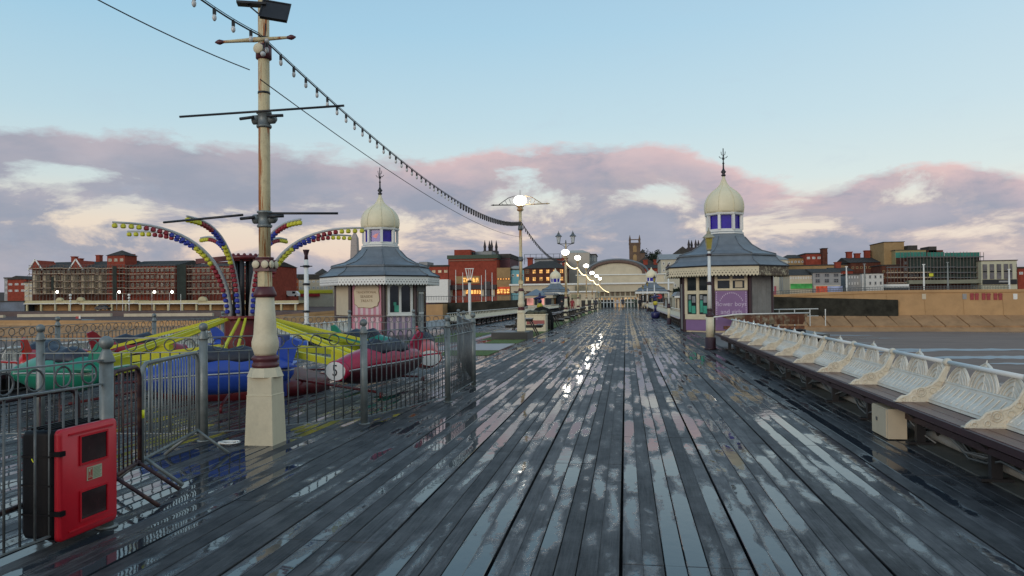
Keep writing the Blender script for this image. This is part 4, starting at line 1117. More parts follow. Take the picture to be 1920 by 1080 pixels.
# back sheet
b = MB(); prof = [(.31,.462),(.325,.50),(.36,.545),(.42,.585),(.47,.635),(.50,.69)]
yy = [BL*k/8 for k in range(9)]
for i in range(len(prof)-1):
    for j in range(8):
        (x0,z0),(x1,z1) = prof[i], prof[i+1]
        b.add([(x0,yy[j],z0),(x0,yy[j+1],z0),(x1,yy[j+1],z1),(x1,yy[j],z1)], [(0,1,2,3)], True)
for k in range(14): b.tube([(.33+.0, .06+k*BL/14, .515),(.40, .06+k*BL/14, .575),(.47, .06+k*BL/14, .645)], .006, 4)
b.tube([(.322,0,.495),(.322,BL,.495)], .008, 4); b.tube([(.49,0,.675),(.49,BL,.675)], .009, 4)
b.box(.495,.515,0,BL,.45,.69)
back_me = b.mesh('back_sheet', ironwhite); farcream = mat('far_bench_cream', (.66,.58,.42), .8, var=.15, scale=3, spec=.15, grime=.4, grime_col=(.3,.2,.1))
def crest(w, z0, z1, tall):
    b = MB(); X0, X1 = .50, .545
    def arch(s, n=10):
        pts = []
        for k in range(n+1):
            u = k/n; zz = z0 + (z1-z0)*s*u; ww = w/2*s*(1-u**1.9)**.75
            pts.append((ww, zz, u))
        return pts
    def P(ww, zz): return (X0 + (X1-X0)*(zz-z0)/(z1-z0), ww, zz)
    o = arch(1.0); pts = [P(a, z) for a, z, u in o] + [P(-a, z) for a, z, u in reversed(o[:-1])]
    b.poly(pts, (.016, 0, 0))
    for s, r in ((1.0, .009), (.80, .006), (.58, .006), (.34, .007)):
        o = arch(s, 8); L_ = [Vector(P(a, z)) + Vector((-.004, 0, .012 if s < 1 else 0)) for a, z, u in o]; R_ = [Vector(P(-a, z)) + Vector((-.004, 0, .012 if s < 1 else 0)) for a, z, u in o]
        b.tube(L_ + list(reversed(R_[:-1])), r, 4)
    b.tube([P(0, z0), P(0, z1 + .03)], [.008, .004] , 4)
    if tall: b.ball(P(0, z1 + .01), .009, 6)
    return b
c_tall = crest(.60, .655, .945, True).mesh('crest', ironwhite)
c_small = crest(.50, .655, .870, False).mesh('crest', ironwhite)
b = MB(); out_ = [(.00,.462),(.02,.485),(.06,.515),(.11,.520),(.14,.540),(.17,.580),(.225,.600),(.29,.606),(.36,.636),(.43,.705),(.48,.80),(.515,.85)]
b.poly([(x, -.014, z) for x, z in out_] + [(x, -.014, z) for x, z in ((.53,.80),(.49,.70),(.44,.60),(.36,.50),(.33,.462))], (0,.028,0))
b.tube([(x, 0, z) for x, z in out_], [.012,.016,.018,.016,.018,.020,.020,.020,.020,.018,.018,.018], 6)
for cx, cz, r in ((.065,.488,.020),(.245,.565,.048),(.245,.565,.026),(.36,.585,.030),(.17,.500,.022),(.42,.66,.025)):
    for s in (-1, 1): b.tube([(cx + r*math.cos(t), s*.018, cz + r*math.sin(t)) for t in [2*PI*k/10 for k in range(10)]], .0075, 4, True)
b.box(-.02,.34,-.035,.035,.4615,.472)
br_me = b.mesh('bracket', bracket_m)
b = MB(); b.tube([(.52,0,.885),(.52,BL,.885)], .024, 8); rail_me = b.mesh('rail', white)
b = MB(); b.ball((.52,0,.885), .046, 10, (1,1.3,1)); b.lathe([(.022,.80),(.03,.85)], 8, c=(.52,0)); knob_me = b.mesh('rail_joint', bracket_m)
b = MB(); b.box(.19,.28,-.03,.03,.02,.42); b.box(.10,.36,-.05,.05,.012,.035); b.poly([(.19,-.02,.40),(.02,-.02,.40),(.19,-.02,.26)], (0,.04,0)); b.bar((.45,0,.05),(.28,0,.38),.03); leg_me = b.mesh('leg', black)
b = MB(); b.box(.17,.19,.0,BL,.24,.30); b.box(.30,.34,0,BL,.33,.42); beam_me = b.mesh('under_beam', burg_dk)
pale = mat('pale_under_panel', (.20,.20,.18), .7, var=.3, grime=.5)
b = MB(); b.box(.56,.60,0,BL,.02,.66); bk_me = b.mesh('back_board', black)
b = MB(); b.box(.545,.558,-.13,.13,.10,.34); pn_me = b.mesh('under_panel', pale)
def bench(label, x, y, bays, flip=False, rich=True, z=0, miss=()):
    t = thing('iron_bench', label, 'bench', (x, y, z), 0, 'ironwork benches along the pier edges')
    s = Matrix.Scale(-1, 4, (1,0,0)) if flip else Matrix.Identity(4)
    def put(n, me, dy): 
        return inst(n, me, t, M=Matrix.Translation((0, dy, 0)) @ s)
    for k in range(bays):
        d = k*BL
        put('seat_board', sb1, d); put('seat_board', sb2, d).location.x = .145 * (-1 if flip else 1); put('seat_edge', nos, d)
        put('back_sheet', back_me, d); put('back_board', bk_me, d)
        for q, me in ((.28, c_small), (.62, c_small), (.45, c_tall)): pass
        put('crest', c_small, d + BL*.17); put('crest', c_tall, d + BL*.5); put('crest', c_small, d + BL*.83)
        put('bracket', br_me, d); put('rail', rail_me, d); put('rail_joint', knob_me, d); put('leg', leg_me, d)
        if rich:
            put('under_beam', beam_me, d)
            for q in (.22, .55, .82): put('under_panel', pn_me, d + BL*(q + rg.uniform(-.04,.04)))
    return t
bench('long white cast-iron bench with brown seat along the right edge of the pier, nearest', 2.87, 2.0, 14)
bench('white cast-iron bench on the left pier edge behind the ride', -10.98, 8.5, 13, True, False, -.10)
def far_bench(label, x, y0, y1, flip, z=0):
    t = thing('iron_bench', label, 'bench', (x, y0, z), 0, 'ironwork benches along the pier edges')
    s = -1 if flip else 1; L_ = y1 - y0
    b = MB(); b.box(min(0, s*.30), max(0, s*.30), 0, L_, .43, .46); part('seat', b, seat_m, t)
    b = MB(); b.add([(s*.31,0,.46),(s*.31,L_,.46),(s*.5,L_,.69),(s*.5,0,.69)], [(0,1,2,3)]); b.box(*sorted((s*.50, s*.53)), 0, L_, .3, .69)
    part('back_sheet', b, farcream, t)
    b = MB(); n = int(L_/BL*3)
    for k in range(n):
        y = L_*(k+.5)/n; w = .2; h = .92 if k % 3 == 1 else .86
        b.add([(s*.5,y-w,.69),(s*.5,y+w,.69),(s*.53,y+w*.55,.82),(s*.54,y,h),(s*.53,y-w*.55,.82)], [(0,1,2,3,4)])
    part('crest', b, farcream, t, kind='stuff')
    b = MB(); b.tube([(s*.52,0,.885),(s*.52,L_,.885)], .024, 6); part('rail', b, white, t)
    n = int(L_/BL)
    for k in range(n): inst('leg', leg_me, t, M=Matrix.Translation((0, L_*(k+.1)/n, 0)) @ Matrix.Scale(s, 4, (1,0,0)))
    b = MB(); b.box(*sorted((s*.56, s*.60)), 0, L_, .05, .66); part('back_board', b, black, t)
    return t
far_bench('cream iron bench on the right edge beyond the kiosk with the lilac board', 2.87, 42, 124, False)
far_bench('cream iron bench on the left pier edge beyond the pink striped kiosk', -9.2, 40, 124, True)
# electrical cabinet
t = thing('electrical_cabinet', 'small cream electrical cabinet on the deck under the near right bench', 'cabinet', (2.86, 8.85, .0))
b = MB(); b.box(0,.20,0,.52,.01,.34); part('body', b, stone_cr, t)
b = MB(); b.box(-.012,-.001,.02,.50,.02,.33); d_ = part('door', b, stone_cr, t); 
b = MB(); b.box(-.02,-.013,.30,.34,.17,.21); part('lock', b, galv_dk, d_)
# pipes and cable bundles under the bench
cable_m = mat('grey_cable', (.17,.17,.16), .5, var=.3)
for nm, y0, y1, n in (('cable bundle sagging under the bench, nearest the camera', 3.3, 8.7, 9), ('cable bundle sagging under the bench beyond the cream cabinet', 9.6, 14.6, 7), ('cable bundle under the far end of the bench', 14.8, 20.5, 5)):
    t = thing('cable_bundle', nm, 'cables', (3.05, y0, 0))
    for k in range(n):
        pts = []; m = 14; ph = rg.uniform(0, 6)
        for j in range(m+1):
            u = j/m; pts.append((.06 + .13*rg.random()*.3 + .012*k + .05*math.sin(u*9+ph), (y1-y0)*u, .06 + .16*abs(math.cos(u*PI*(y1-y0)/BL/1.0))**1.5 + .018*(k % 4) + rg.uniform(-.01,.01)))
        b = MB(); b.tube(pts, .008 if k % 3 else .013, 5); part('cable', b, cable_m if k % 2 else galv_dk, t)
b = MB(); b.tube([(0,0,0),(0,17,0)], .05, 8); o = part('drain_pipe', b, mat('pale_pipe', (.25,.25,.23), .6, grime=.4), None, label='pale pipe running along the deck edge under the bench', category='pipe'); o.location = (3.32, 6.5, .07)
b = MB(); b.tube([(.0,0,.25),(-.02,-.1,.22),(.05,-.2,.12),(.1,-.45,.06)], .009, 6); o = part('cable', b, cable_m, None, label='stiff grey cable coming out of the cream cabinet', category='cable'); o.location = (3.08, 8.84, 0)

# ------------------------------------------------------------------ heritage lamp columns
lant_gl = mat('lantern_amber_glass', (.34,.29,.06), .3, var=.15)
lant_cl = mat('lantern_clear_glass', (.42,.45,.46), .2, var=.1)
def lantern(b_frame, b_glass, c, s):
    x, y, z = c
    b_glass.lathe([(.085*s, z), (.145*s, z+.34*s)], 4, c=(x,y), rot=PI/4, smooth=False)
    for k in range(4):
        a = PI/4 + k*PI/2
        b_frame.bar((x+.088*s*math.cos(a), y+.088*s*math.sin(a), z), (x+.150*s*math.cos(a), y+.150*s*math.sin(a), z+.34*s), .014*s)
    b_frame.lathe([(.19*s, z+.34*s), (.19*s, z+.36*s), (.09*s, z+.46*s), (.07*s, z+.47*s), (.06*s,z+.54*s), (.02*s, z+.58*s), (.015*s,z+.66*s)], 8, c=(x,y), smooth=False)
    b_frame.lathe([(.05*s, z-.06*s), (.09*s, z-.02*s), (.09*s, z)], 8, c=(x,y), smooth=False)
def heritage(label, x, y, h, full=True, z=0, base=.13):
    t = thing('lamp_column', label, 'lamp post', (x, y, z), 0, 'small heritage lamp columns')
    b = MB(); b.lathe([(base+.02,0),(base+.02,.04),(base,.05),(base,.36),(base-.02,.38)], 12); part('plinth', b, burg_dk, t)
    b = MB(); b.lathe([(base-.04,.38),(base-.05,1.0)], 12); part('lower_shaft', b, cream, t)
    b = MB(); b.lathe([(.10,1.0),(.13,1.03),(.13,1.08),(.085,1.11),(.085,1.22),(.10,1.25),(.06,1.27)], 12); part('collar', b, burg_dk, t)
    b = MB(); b.lathe([(.062,1.26),(.052,2.0),(.045,h-.75)], 10); part('shaft', b, white, t)
    b = MB(); b.lathe([(.07,2.0),(.08,2.04),(.07,2.1)], 10); b.lathe([(.05,h-.9),(.09,h-.86),(.05,h-.82)], 10); part('band', b, burg_dk, t)
    fr, gl = MB(), MB(); lantern(fr, gl, (0,0,h-.68), 1.0); lt = part('lantern', fr, burg_dk if not full else mat('cream_lantern_frame', (.36,.33,.22), .5), t); part('glass', gl, lant_gl, lt)
    return t
qq = G(1332, 655)
heritage('heritage lamp column with amber lantern at the right, in front of the lilac board kiosk', qq.x, qq.y, 3.80, base=.17)
for yv, nm in ((47,'second'),(70,'third'),(93,'fourth'),(116,'fifth')): heritage(nm + ' heritage lamp column along the right edge benches', 2.62, yv, 3.8, False)
# left edge columns
t = thing('lamp_column', 'white column with flared black top, left of the pink kiosk', 'lamp post', PD(575, 640, 26))
hz = PD(575, 468, 26).z - t.location.z
b = MB(); b.lathe([(.10,0),(.10,.5),(.08,.7),(.075,hz-.35)], 10); part('shaft', b, white, t)
b = MB(); b.lathe([(.07,hz-.35),(.06,hz-.2),(.11,hz-.03),(.12,hz)], 10); part('flared_top', b, burg_dk, t)
for zz in (.52, 1.0, 1.95, hz-.62):
    b = MB(); b.lathe([(.09,zz),(.13,zz+.02),(.13,zz+.06),(.09,zz+.08)], 10); part('band', b, black, t)
b = MB(); b.tube([(-.22,0,hz-.58),(.22,0,hz-.58)], .02, 6); part('cross_bar', b, black, t)
q = PD(881, 600, 50)
t = thing('lamp_column', 'white column with a slim lantern head against the red brick theatre', 'lamp post', (q.x, q.y, 0))
hz = PD(881, 503, 50).z
b = MB(); b.lathe([(.13,0),(.10,1),(.09,hz-.9)], 10); part('shaft', b, white, t)
b = MB(); b.lathe([(.10,hz-.95),(.16,hz-.9),(.16,hz-.85),(.08,hz-.8)], 10); part('collar', b, black, t)
b = MB()
for s in (-1, 1): b.bar((s*.10,0,hz-.8),(s*.26,0,hz-.02),.05); b.bar((s*.03,0,hz-.8),(s*.07,0,hz-.02),.03)
b.box(-.30,.30,-.05,.05,hz-.05,hz); part('lantern_frame', b, white, t)
# twin-lantern column
q = PD(1062, 600, 56.5)
t = thing('twin_lantern_post', 'twin-lantern lamp post rising behind the second lit pillar', 'lamp post', (q.x + .02, q.y, 0))
zt_ = PD(1061, 457, 56.5).z
b = MB(); b.lathe([(.16,0),(.15,1.0),(.11,1.1),(.08,1.4),(.06,zt_)], 10); part('column', b, cream_rust, t)
b = MB(); b.tube([(-.55,0,zt_),(.55,0,zt_)], .03, 6); b.lathe([(.04,zt_),(.06,zt_+.1),(.02,zt_+.3)], 8)
for s in (-1, 1): b.tube([(0,0,zt_-.35),(s*.2,0,zt_-.12),(s*.45,0,zt_-.02)], .02, 5)
part('cross_arm', b, galv_dk, t)
for s in (-1, 1):
    fr, gl = MB(), MB(); lantern(fr, gl, (s*.54, 0, zt_+.08), 1.38); lt = part('lantern', fr, galv_dk, t); part('glass', gl, lant_cl, lt)

# ------------------------------------------------------------------ turf, mats, picnic tables
def turf_material():
    return mat('artificial_turf', (.10,.15,.035), 1.0, var=.35, scale=9, grime=.4, grime_col=(.03,.045,.02), bump=.6, bscale=120)
turf = turf_material()
tb = MB()
tb.box(-5.75, -3.95, 29.5, 105, .001, .014)
part('turf', tb, turf, None, kind='structure')
g1, g2 = G(916, 652), G(995, 643)
b = MB(); b.box(-5.2, -3.95, 27.2, 29.2, .001, .014); part('turf', b, turf, None, kind='structure')
b = MB(); b.box(-5.6, -3.95, 21.2, 23.2, .001, .012); part('turf', b, turf, None, kind='structure')
b = MB(); b.box(-8.5, -6.4, 28, 36, .001, .012); part('turf', b, turf, None, kind='structure')
matg = mat('pale_grey_mat', (.22,.21,.21), .35, var=.15, grime=.3); redl = mat('faded_red_line', (.33,.09,.08), .5)
for i, (x0,x1,y0,y1) in enumerate(((-6.3,-4.0,23.4,26.9),(-6.2,-5.85,30,44))):
    b = MB(); b.box(x0,x1,y0,y1,.001,.010); struct('mat', b, matg)
b = MB(); b.box(-6.0,-5.78,24,44,.011,.013); struct('floor_line', b, redl)
wood_dk = mat('dark_wet_timber', (.022,.018,.015), .35, var=.4, scale=5, stretch=(1,1,4), bump=.15)
wood_top = mat('wet_table_top', (.07,.075,.08), .25, var=.3, scale=4)
def picnic(x, y, label, rz=0.0):
    t = thing('picnic_table', label, 'picnic table', (x, y, .014), rz, 'dark timber picnic tables on the green turf')
    for k in range(5):
        b = MB(); b.box(-.37+.15*k, -.37+.15*k+.14, -.75, .75, .71, .75); part('top_board', b, wood_top, t)
    for s in (-1, 1):
        for q in (0, .15):
            b = MB(); b.box(s*.70-.13+q, s*.70+q, -.75, .75, .43, .47); part('seat_board', b, wood_dk, t)
    for yy in (-.5, .5):
        b = MB()
        b.bar((-.25,yy,.70),(-.62,yy,.0),.05,.10,(0,1,0)); b.bar((.25,yy,.70),(.62,yy,.0),.05,.10,(0,1,0))
        b.bar((-.82,yy+.055,.38),(.82,yy+.055,.38),.045,.09); b.bar((-.36,yy+.055,.66),(.36,yy+.055,.66),.045,.09)
        part('frame', b, wood_dk, t)
    return t
XT = [-4.5, -4.35, -4.35, -4.35] + [-4.4]*8
names = ['first picnic table on the turf, half behind the tall lit pillar', 'picnic table just past the cream planter', 'third picnic table from the tall lit pillar', 'fourth picnic table from the tall lit pillar', 'fifth picnic table from the tall lit pillar',
         'sixth picnic table from the tall lit pillar', 'seventh picnic table from the tall lit pillar', 'eighth picnic table from the tall lit pillar', 'ninth picnic table from the tall lit pillar', 'tenth picnic table from the tall lit pillar', 'eleventh picnic table from the tall lit pillar', 'last picnic table of the row, nearest the pavilion']
for i, (yv, nm) in enumerate(zip((33.4, 42.6, 46.8, 51.5, 56, 60.9, 66, 71.5, 78, 85, 92, 99), names)):
    picnic(XT[i] + rg.uniform(-.05,.05), yv, nm, rg.uniform(-.06,.06))
# planter with rocks
q = G(1022, 622)
t = thing('rock_planter', 'cream square planter topped with dark rocks, between the first two picnic tables', 'planter', (-4.42, 37.6, .014))
b = MB(); b.box(-.55,.45,-.5,.5,0,.86); b.box(-.58,.48,-.53,.53,.80,.862); part('box', b, cream, t)
b = MB(); rg2 = random.Random(4)
for k in range(14): b.ball((rg2.uniform(-.42,.36), rg2.uniform(-.4,.4), .90+rg2.uniform(0,.06)), rg2.uniform(.10,.17), 6, (1.3,1,.7))
part('rock', b, mat('mossy_rock', (.075,.075,.045), .8, var=.5, scale=6, bump=.4), t, kind='stuff')
b = MB(); b.box(-.50,.40,-.512,-.502,.35,.55); part('painted_panel', b, redl, t)
t = thing('covered_heap', 'low heap under a dark tarpaulin on the turf beyond the planter', 'tarpaulin', (-4.45, 39.7, .014))
b = MB(); b.loft([[(.62*s*math.cos(a)*(1+.08*math.sin(5*a)), .5*s*math.sin(a), z) for a in [2*PI*k/16 for k in range(16)]] for s, z in ((1,0),(1,.55),(.9,.85),(.55,1.12),(.1,1.22))]); part('cover', b, mat('black_cover', (.02,.02,.018), .95, spec=.1, var=.5, scale=5, bump=.4), t)
b = MB(); b.box(-.5,.5,-.4,.4,.0,.5); part('box', b, wood_dk, t)
# novelty bins
def bin_(x, y, label):
    t = thing('litter_bin', label, 'litter bin', (x, y, 0))
    nb = mat('navy_plastic', (.018,.018,.09), .4, var=.2); yb = mat('yellow_ball', (.5,.42,.03), .4, var=.1)
    b = MB(); b.lathe([(.26,0),(.34,.10),(.36,.48),(.32,.52)], 12); part('tub', b, nb, t)
    b = MB(); b.lathe([(.12,.5),(.09,.8),(.13,1.05)], 10); part('stem', b, nb, t)
    b = MB(); b.ball((0,0,1.22), .19, 12); part('ball', b, yb, t)
    b = MB(); b.lathe([(.10,1.38),(.13,1.5),(.10,1.62)], 10); b.loft([[(s*.40,.12*math.cos(a)*(1-s*s*.8),1.72+.06*s+.10*math.sin(a)*(1-s*s*.8)) for a in [2*PI*k/8 for k in range(8)]] for s in (-1,-.5,0,.5,1)]); b.lathe([(.09,1.74),(.05,2.0)], 8); part('topper', b, nb, t)
bq = G(1229, 597); bin_(bq.x, bq.y, 'novelty litter bin with navy tub, yellow ball and navy topper, right of the walkway')
bin_(-5.1, 44.6, 'novelty litter bin with yellow ball among the picnic tables, left of the walkway')

# ------------------------------------------------------------------ people
def person(x, y, h, coat, trous, label, face=0, stride=.12, z=0, skirt=False):
    me = bpy.data.meshes.new('person')
    H_ = h; s = H_/1.75
    v = {'pel':(0,0,.95),'bel':(0,.0,1.12),'che':(0,0,1.34),'nek':(0,0,1.49),'hed':(0,.01,1.60),'top':(0,.0,1.73),
         'hl':(.10,0,.90),'kl':(.11,stride*.5+.02,.50),'al':(.11,stride,.10),'tl':(.11,stride-.14,.05),
         'hr':(-.10,0,.90),'kr':(-.11,-stride*.3,.50),'ar':(-.11,-stride,.10),'tr':(-.11,-stride-.14,.05),
         'sl':(.19,0,1.40),'el':(.25,.03,1.13),'wl':(.24,-.06,.90),'fl':(.23,-.09,.80),'sr':(-.19,0,1.40),'er':(-.25,.03,1.13),'wr':(-.24,-.08,.90),'fr':(-.23,-.11,.80)}
    rad = {'pel':.16,'bel':.15,'che':.17,'nek':.065,'hed':.105,'top':.07,'hl':.10,'kl':.065,'al':.05,'tl':.045,'hr':.10,'kr':.065,'ar':.05,'tr':.045,'sl':.075,'el':.055,'wl':.045,'fl':.04,'sr':.075,'er':.055,'wr':.045,'fr':.04}
    ks = list(v); ed = [('pel','bel'),('bel','che'),('che','nek'),('nek','hed'),('hed','top'),('pel','hl'),('hl','kl'),('kl','al'),('al','tl'),('pel','hr'),('hr','kr'),('kr','ar'),('ar','tr'),('che','sl'),('sl','el'),('el','wl'),('wl','fl'),('che','sr'),('sr','er'),('er','wr'),('wr','fr')]
    me.from_pydata([tuple(c*s for c in v[k]) for k in ks], [(ks.index(a), ks.index(c)) for a, c in ed], [])
    ob = bpy.data.objects.new('person', me); COL.objects.link(ob)
    sk = ob.modifiers.new('skin', 'SKIN'); sb_ = ob.modifiers.new('sub', 'SUBSURF'); sb_.levels = 1; sb_.render_levels = 1
    for i, k in enumerate(ks): me.skin_vertices[0].data[i].radius = (rad[k]*s*1.05, rad[k]*s*.85); me.skin_vertices[0].data[i].use_root = (k == 'pel')
    dg = bpy.context.evaluated_depsgraph_get(); dg.update()
    m2 = bpy.data.meshes.new_from_object(ob.evaluated_get(dg)); bpy.data.objects.remove(ob)
    skin = mat('skin', (.42,.25,.18), .6, var=.05); shoe = mat('dark_shoes', (.02,.02,.02), .5)
    m2.materials.clear()
    for m in (coat, trous, skin, shoe): m2.materials.append(m)
    for p in m2.polygons:
        zc = p.center.z/s; p.material_index = 2 if (zc > 1.50 or (zc < .86 and zc > .76 and abs(p.center.x/s) > .19)) else (0 if zc > (.55 if skirt else .88) else (1 if zc > .10 else 3)); p.use_smooth = True
    o = inst('person', m2, None, (x, y, z), face, label=label, category='person')
    b = MB(); b.ball((0,.025*s,1.665*s), .112*s, 10, (1,1.05,.95)); part('hair', b, mat('dark_hair', (.03,.02,.015), .7), o)
    return o
cw = mat('white_coat', (.45,.43,.42), .7); cb = mat('navy_coat', (.02,.025,.04), .7); cr = mat('red_coat', (.22,.02,.025), .7); cg = mat('dark_green_coat', (.03,.05,.03), .7); jn = mat('blue_jeans', (.04,.06,.12), .7); dk = mat('black_cloth', (.012,.012,.014), .8)
person(G(1159,577).x, 122, 1.65, cw, jn, 'person in a white coat walking left of the navy-coated one', 0, .16)
person(G(1170,578).x - .1, 108, 1.78, cb, dk, 'person in a navy coat walking up the middle of the pier', PI, .2)
person(G(1190,577).x, 118, 1.72, cg, dk, 'person in dark green, left one of the far pair', 0, .1)
person(G(1196,577).x + .1, 118.4, 1.66, dk, dk, 'person in black, right one of the far pair', 0, .12)
person(-5.95, 84, 1.72, cr, dk, 'person in a long red coat standing beside the picnic tables', PI, .05, 0, True)
person(-5.6, 66, 1.6, dk, dk, 'person in black near the picnic tables, left of the red coat', 0, .05)
person(-4.1, 104, 1.7, cb, dk, 'person in dark clothes standing by a far lit pillar', PI, .08)
person(2.0, 104, 1.7, dk, dk, 'person in black beside the right-hand benches far away', 0, .08)

# ------------------------------------------------------------------ rusty landing parapet right of the kiosk
t = thing('rusty_landing', 'rust-streaked parapet of the landing stage beside the lilac board kiosk', 'parapet', (0,0,0))
rs = mat('flaking_rusty_cream', (.30,.24,.15), .8, var=.3, scale=2.2, col2=(.13,.045,.02), gscale=1.3, mask=(.42,.52), bump=.4, bscale=10, grime=.6, grime_col=(.05,.02,.012))
a = PD(1392, 590, 33.0); c = PD(1516, 588, 33.5); zt_ = a.z; 
b = MB(); b.poly([(a.x-1.2, a.y, zt_-.02), (c.x, c.y, c.z), (c.x-.25, c.y, c.z-.48), (a.x+.2, a.y, zt_-.42)], (0,.14,0)); part('parapet', b, rs, t)
b = MB(); b.tube([(a.x-1.6, a.y-.02, zt_-.14), (a.x-.2,a.y-.02,zt_+.02), (c.x+.02, c.y-.02, c.z+.03)], .035, 6); part('handrail', b, white, t)
n = 9
for k in range(n):
    u = (k+.5)/n; x = a.x + (c.x-.2-a.x)*u; b = MB(); b.bar((x, a.y-.03, a.z*.5+c.z*.5-.44), (x, a.y-.03, a.z*.5+c.z*.5-.04), .07, .05); part('rib', b, rs, t)
b = MB(); b.box(a.x-.8, c.x-.4, a.y-.02, a.y+.18, zt_-.64, zt_-.50); part('girder', b, rust, t)
b = MB(); b.box(a.x-.6, c.x-.35, a.y, a.y+1.5, -.4, zt_-.66); b.tube([(a.x-.6, a.y-.05, .12),(c.x-.5, a.y-.05, .16)], .03, 6); part('underside', b, black, t)  # black box puts in the shade beneath the landing as colour
b = MB(); b.tube([(a.x+1, 40, .95),(c.x+1.6, 40, .98)], .03, 6); b.tube([(a.x+1, 40, .6),(c.x+1.6, 40, .62)], .02, 6)
for k in range(6): b.bar((a.x+1.2+k*.75, 40, .1), (a.x+1.2+k*.75, 40, .97), .04)
part('far_rail', b, white, t)
b = MB(); b.poly([(7.0, 33.6, -.05), (8.4, 33.6, -.05), (8.4, 33.6, -5.8), (7.9, 33.6, -5.8)], (0,.3,0)); part('support', b, gird, t)
# ------------------------------------------------------------------ pavilion at the shore end
lit_w = emit('lit_window', (1.0,.50,.14), 2.0, .88, 1.7)
lit_g = emit('warm_interior', (1.0,.66,.34), .75, .8, .35)
lit_p = emit('pinkish_shop_light', (1.0,.45,.38), .9, .8, .6)
lit_gr = emit('green_shop_light', (.18,.8,.22), .38, .7, .4)
lit_r = emit('red_shop_light', (1.0,.16,.08), .6, .7, .5)
pglass = mat('pavilion_glass', (.20,.18,.12), .2, var=.35, scale=.8)
PVY = 140.0
def X_(px, Y): return PY(px, 560, Y).x
def Z_(py, Y, px=1173): return PY(px, py, Y).z
t = thing('pavilion', 'cream pavilion with arched roof at the shore end of the pier', 'building', (0, 0, 0))
def pbox(name, px0, px1, yt, yb, Y, dep, m, parent=None, cx=None):
    c_ = cx if cx is not None else (px0+px1)/2
    b = MB(); b.box(X_(px0, Y), X_(px1, Y), Y, Y+dep, Z_(yb, Y, c_), Z_(yt, Y, c_)); return part(name, b, m, parent or t)
zb = -.2
b = MB(); b.box(X_(1066,PVY+2), X_(1262,PVY+2), PVY+2, PVY+30, zb, Z_(532,PVY+2)); part('hall', b, stone_cr, t)
pbox('frieze', 958, 1262, 533.5, 547.5, PVY, 2, stone_cr)
pbox('cornice', 955, 1265, 530.5, 533.5, PVY-.35, 2.6, white)
pbox('parapet', 1084, 1246, 515.5, 530.5, PVY+3, 12, stone_cr)
pbox('parapet_cornice', 1080, 1250, 514, 515.5, PVY+2.7, 13, white)
# arch
x0, x1, z0, z1 = X_(1106,PVY+4), X_(1208,PVY+4), Z_(514,PVY+4), Z_(490,PVY+4)
xc, hw, hh = (x0+x1)/2, (x1-x0)/2, z1-z0
pts = [(xc + hw*math.cos(PI*k/24), PVY+4, z0 + hh*math.sin(PI*k/24)**.9) for k in range(25)]
b = MB(); b.poly(pts, (0, 26, 0)); part('barrel_vault', b, stone_cr, t)
b = MB(); b.tube([(p[0], p[1]-.15, p[2]) for p in pts], .34, 6); part('arch_rim', b, mat('brown_trim', (.12,.07,.05), .6), t)
b = MB(); b.tube([(xc + (hw+.9)*math.cos(PI*k/24), PVY+6, z0 + (hh+.5)*math.sin(PI*k/24)**.9) for k in range(25)], .22, 6); part('arch_roof_edge', b, lead, t)
# scalloped dark trim below the frieze
trim_m = mat('dark_maroon_trim', (.045,.02,.022), .7)
for i in range(0, 26):
    px = 968 + i*11.2
    if 1085 < px < 1195: continue
    b = MB(); x = X_(px, PVY-.1); w_ = .95; z = Z_(547.5, PVY, px)
    b.poly([(x-w_/2, PVY-.12, z+.15), (x+w_/2, PVY-.12, z+.15), (x+w_/2, PVY-.12, z-.02), (x+.25, PVY-.12, z-.10), (x, PVY-.12, z-.32), (x-.25, PVY-.12, z-.10), (x-w_/2, PVY-.12, z-.02)], (0,.1,0)); part('valance', b, trim_m, t)
# glazed screens
gl = pbox('glazed_screen', 1100, 1192, 534, 555, PVY+.6, .3, pglass)
for i in range(20):
    px = 1100 + i*92/19; b = MB(); x = X_(px, PVY+.5); b.box(x-.09, x+.09, PVY+.40, PVY+.6, Z_(556,PVY), Z_(534,PVY)); part('mullion', b, stone_cr if i % 2 else mat('brown_mullion', (.16,.10,.06), .6), gl)
pbox('transom', 1098, 1194, 555, 558, PVY+.1, .8, stone_cr)
en = pbox('entrance_glazing', 1118, 1210, 558, 576, PVY+1, .2, lit_g)
b = MB(); b.box(X_(1118,PVY+.9), X_(1150,PVY+.9), PVY+.8, PVY+.95, zb, Z_(562,PVY)); part('door_shade', b, glass_dk, t)
b = MB(); b.box(X_(1172,PVY+.9), X_(1196,PVY+.9), PVY+.8, PVY+.95, zb, Z_(561,PVY)); part('door_shade', b, mat('green_shopfront', (.05,.10,.08), .4, var=.4, scale=.5), t)
for i in range(15):
    x = X_(1119 + i*6.4, PVY+.5); b = MB(); b.box(x-.10, x+.10, PVY+.5, PVY+.75, zb, Z_(558,PVY)); part('door_post', b, white, t)
b = MB(); b.box(X_(1119,PVY+.5), X_(1210,PVY+.5), PVY+.48, PVY+.74, Z_(567.5,PVY), Z_(566,PVY)); part('door_rail', b, white, t)
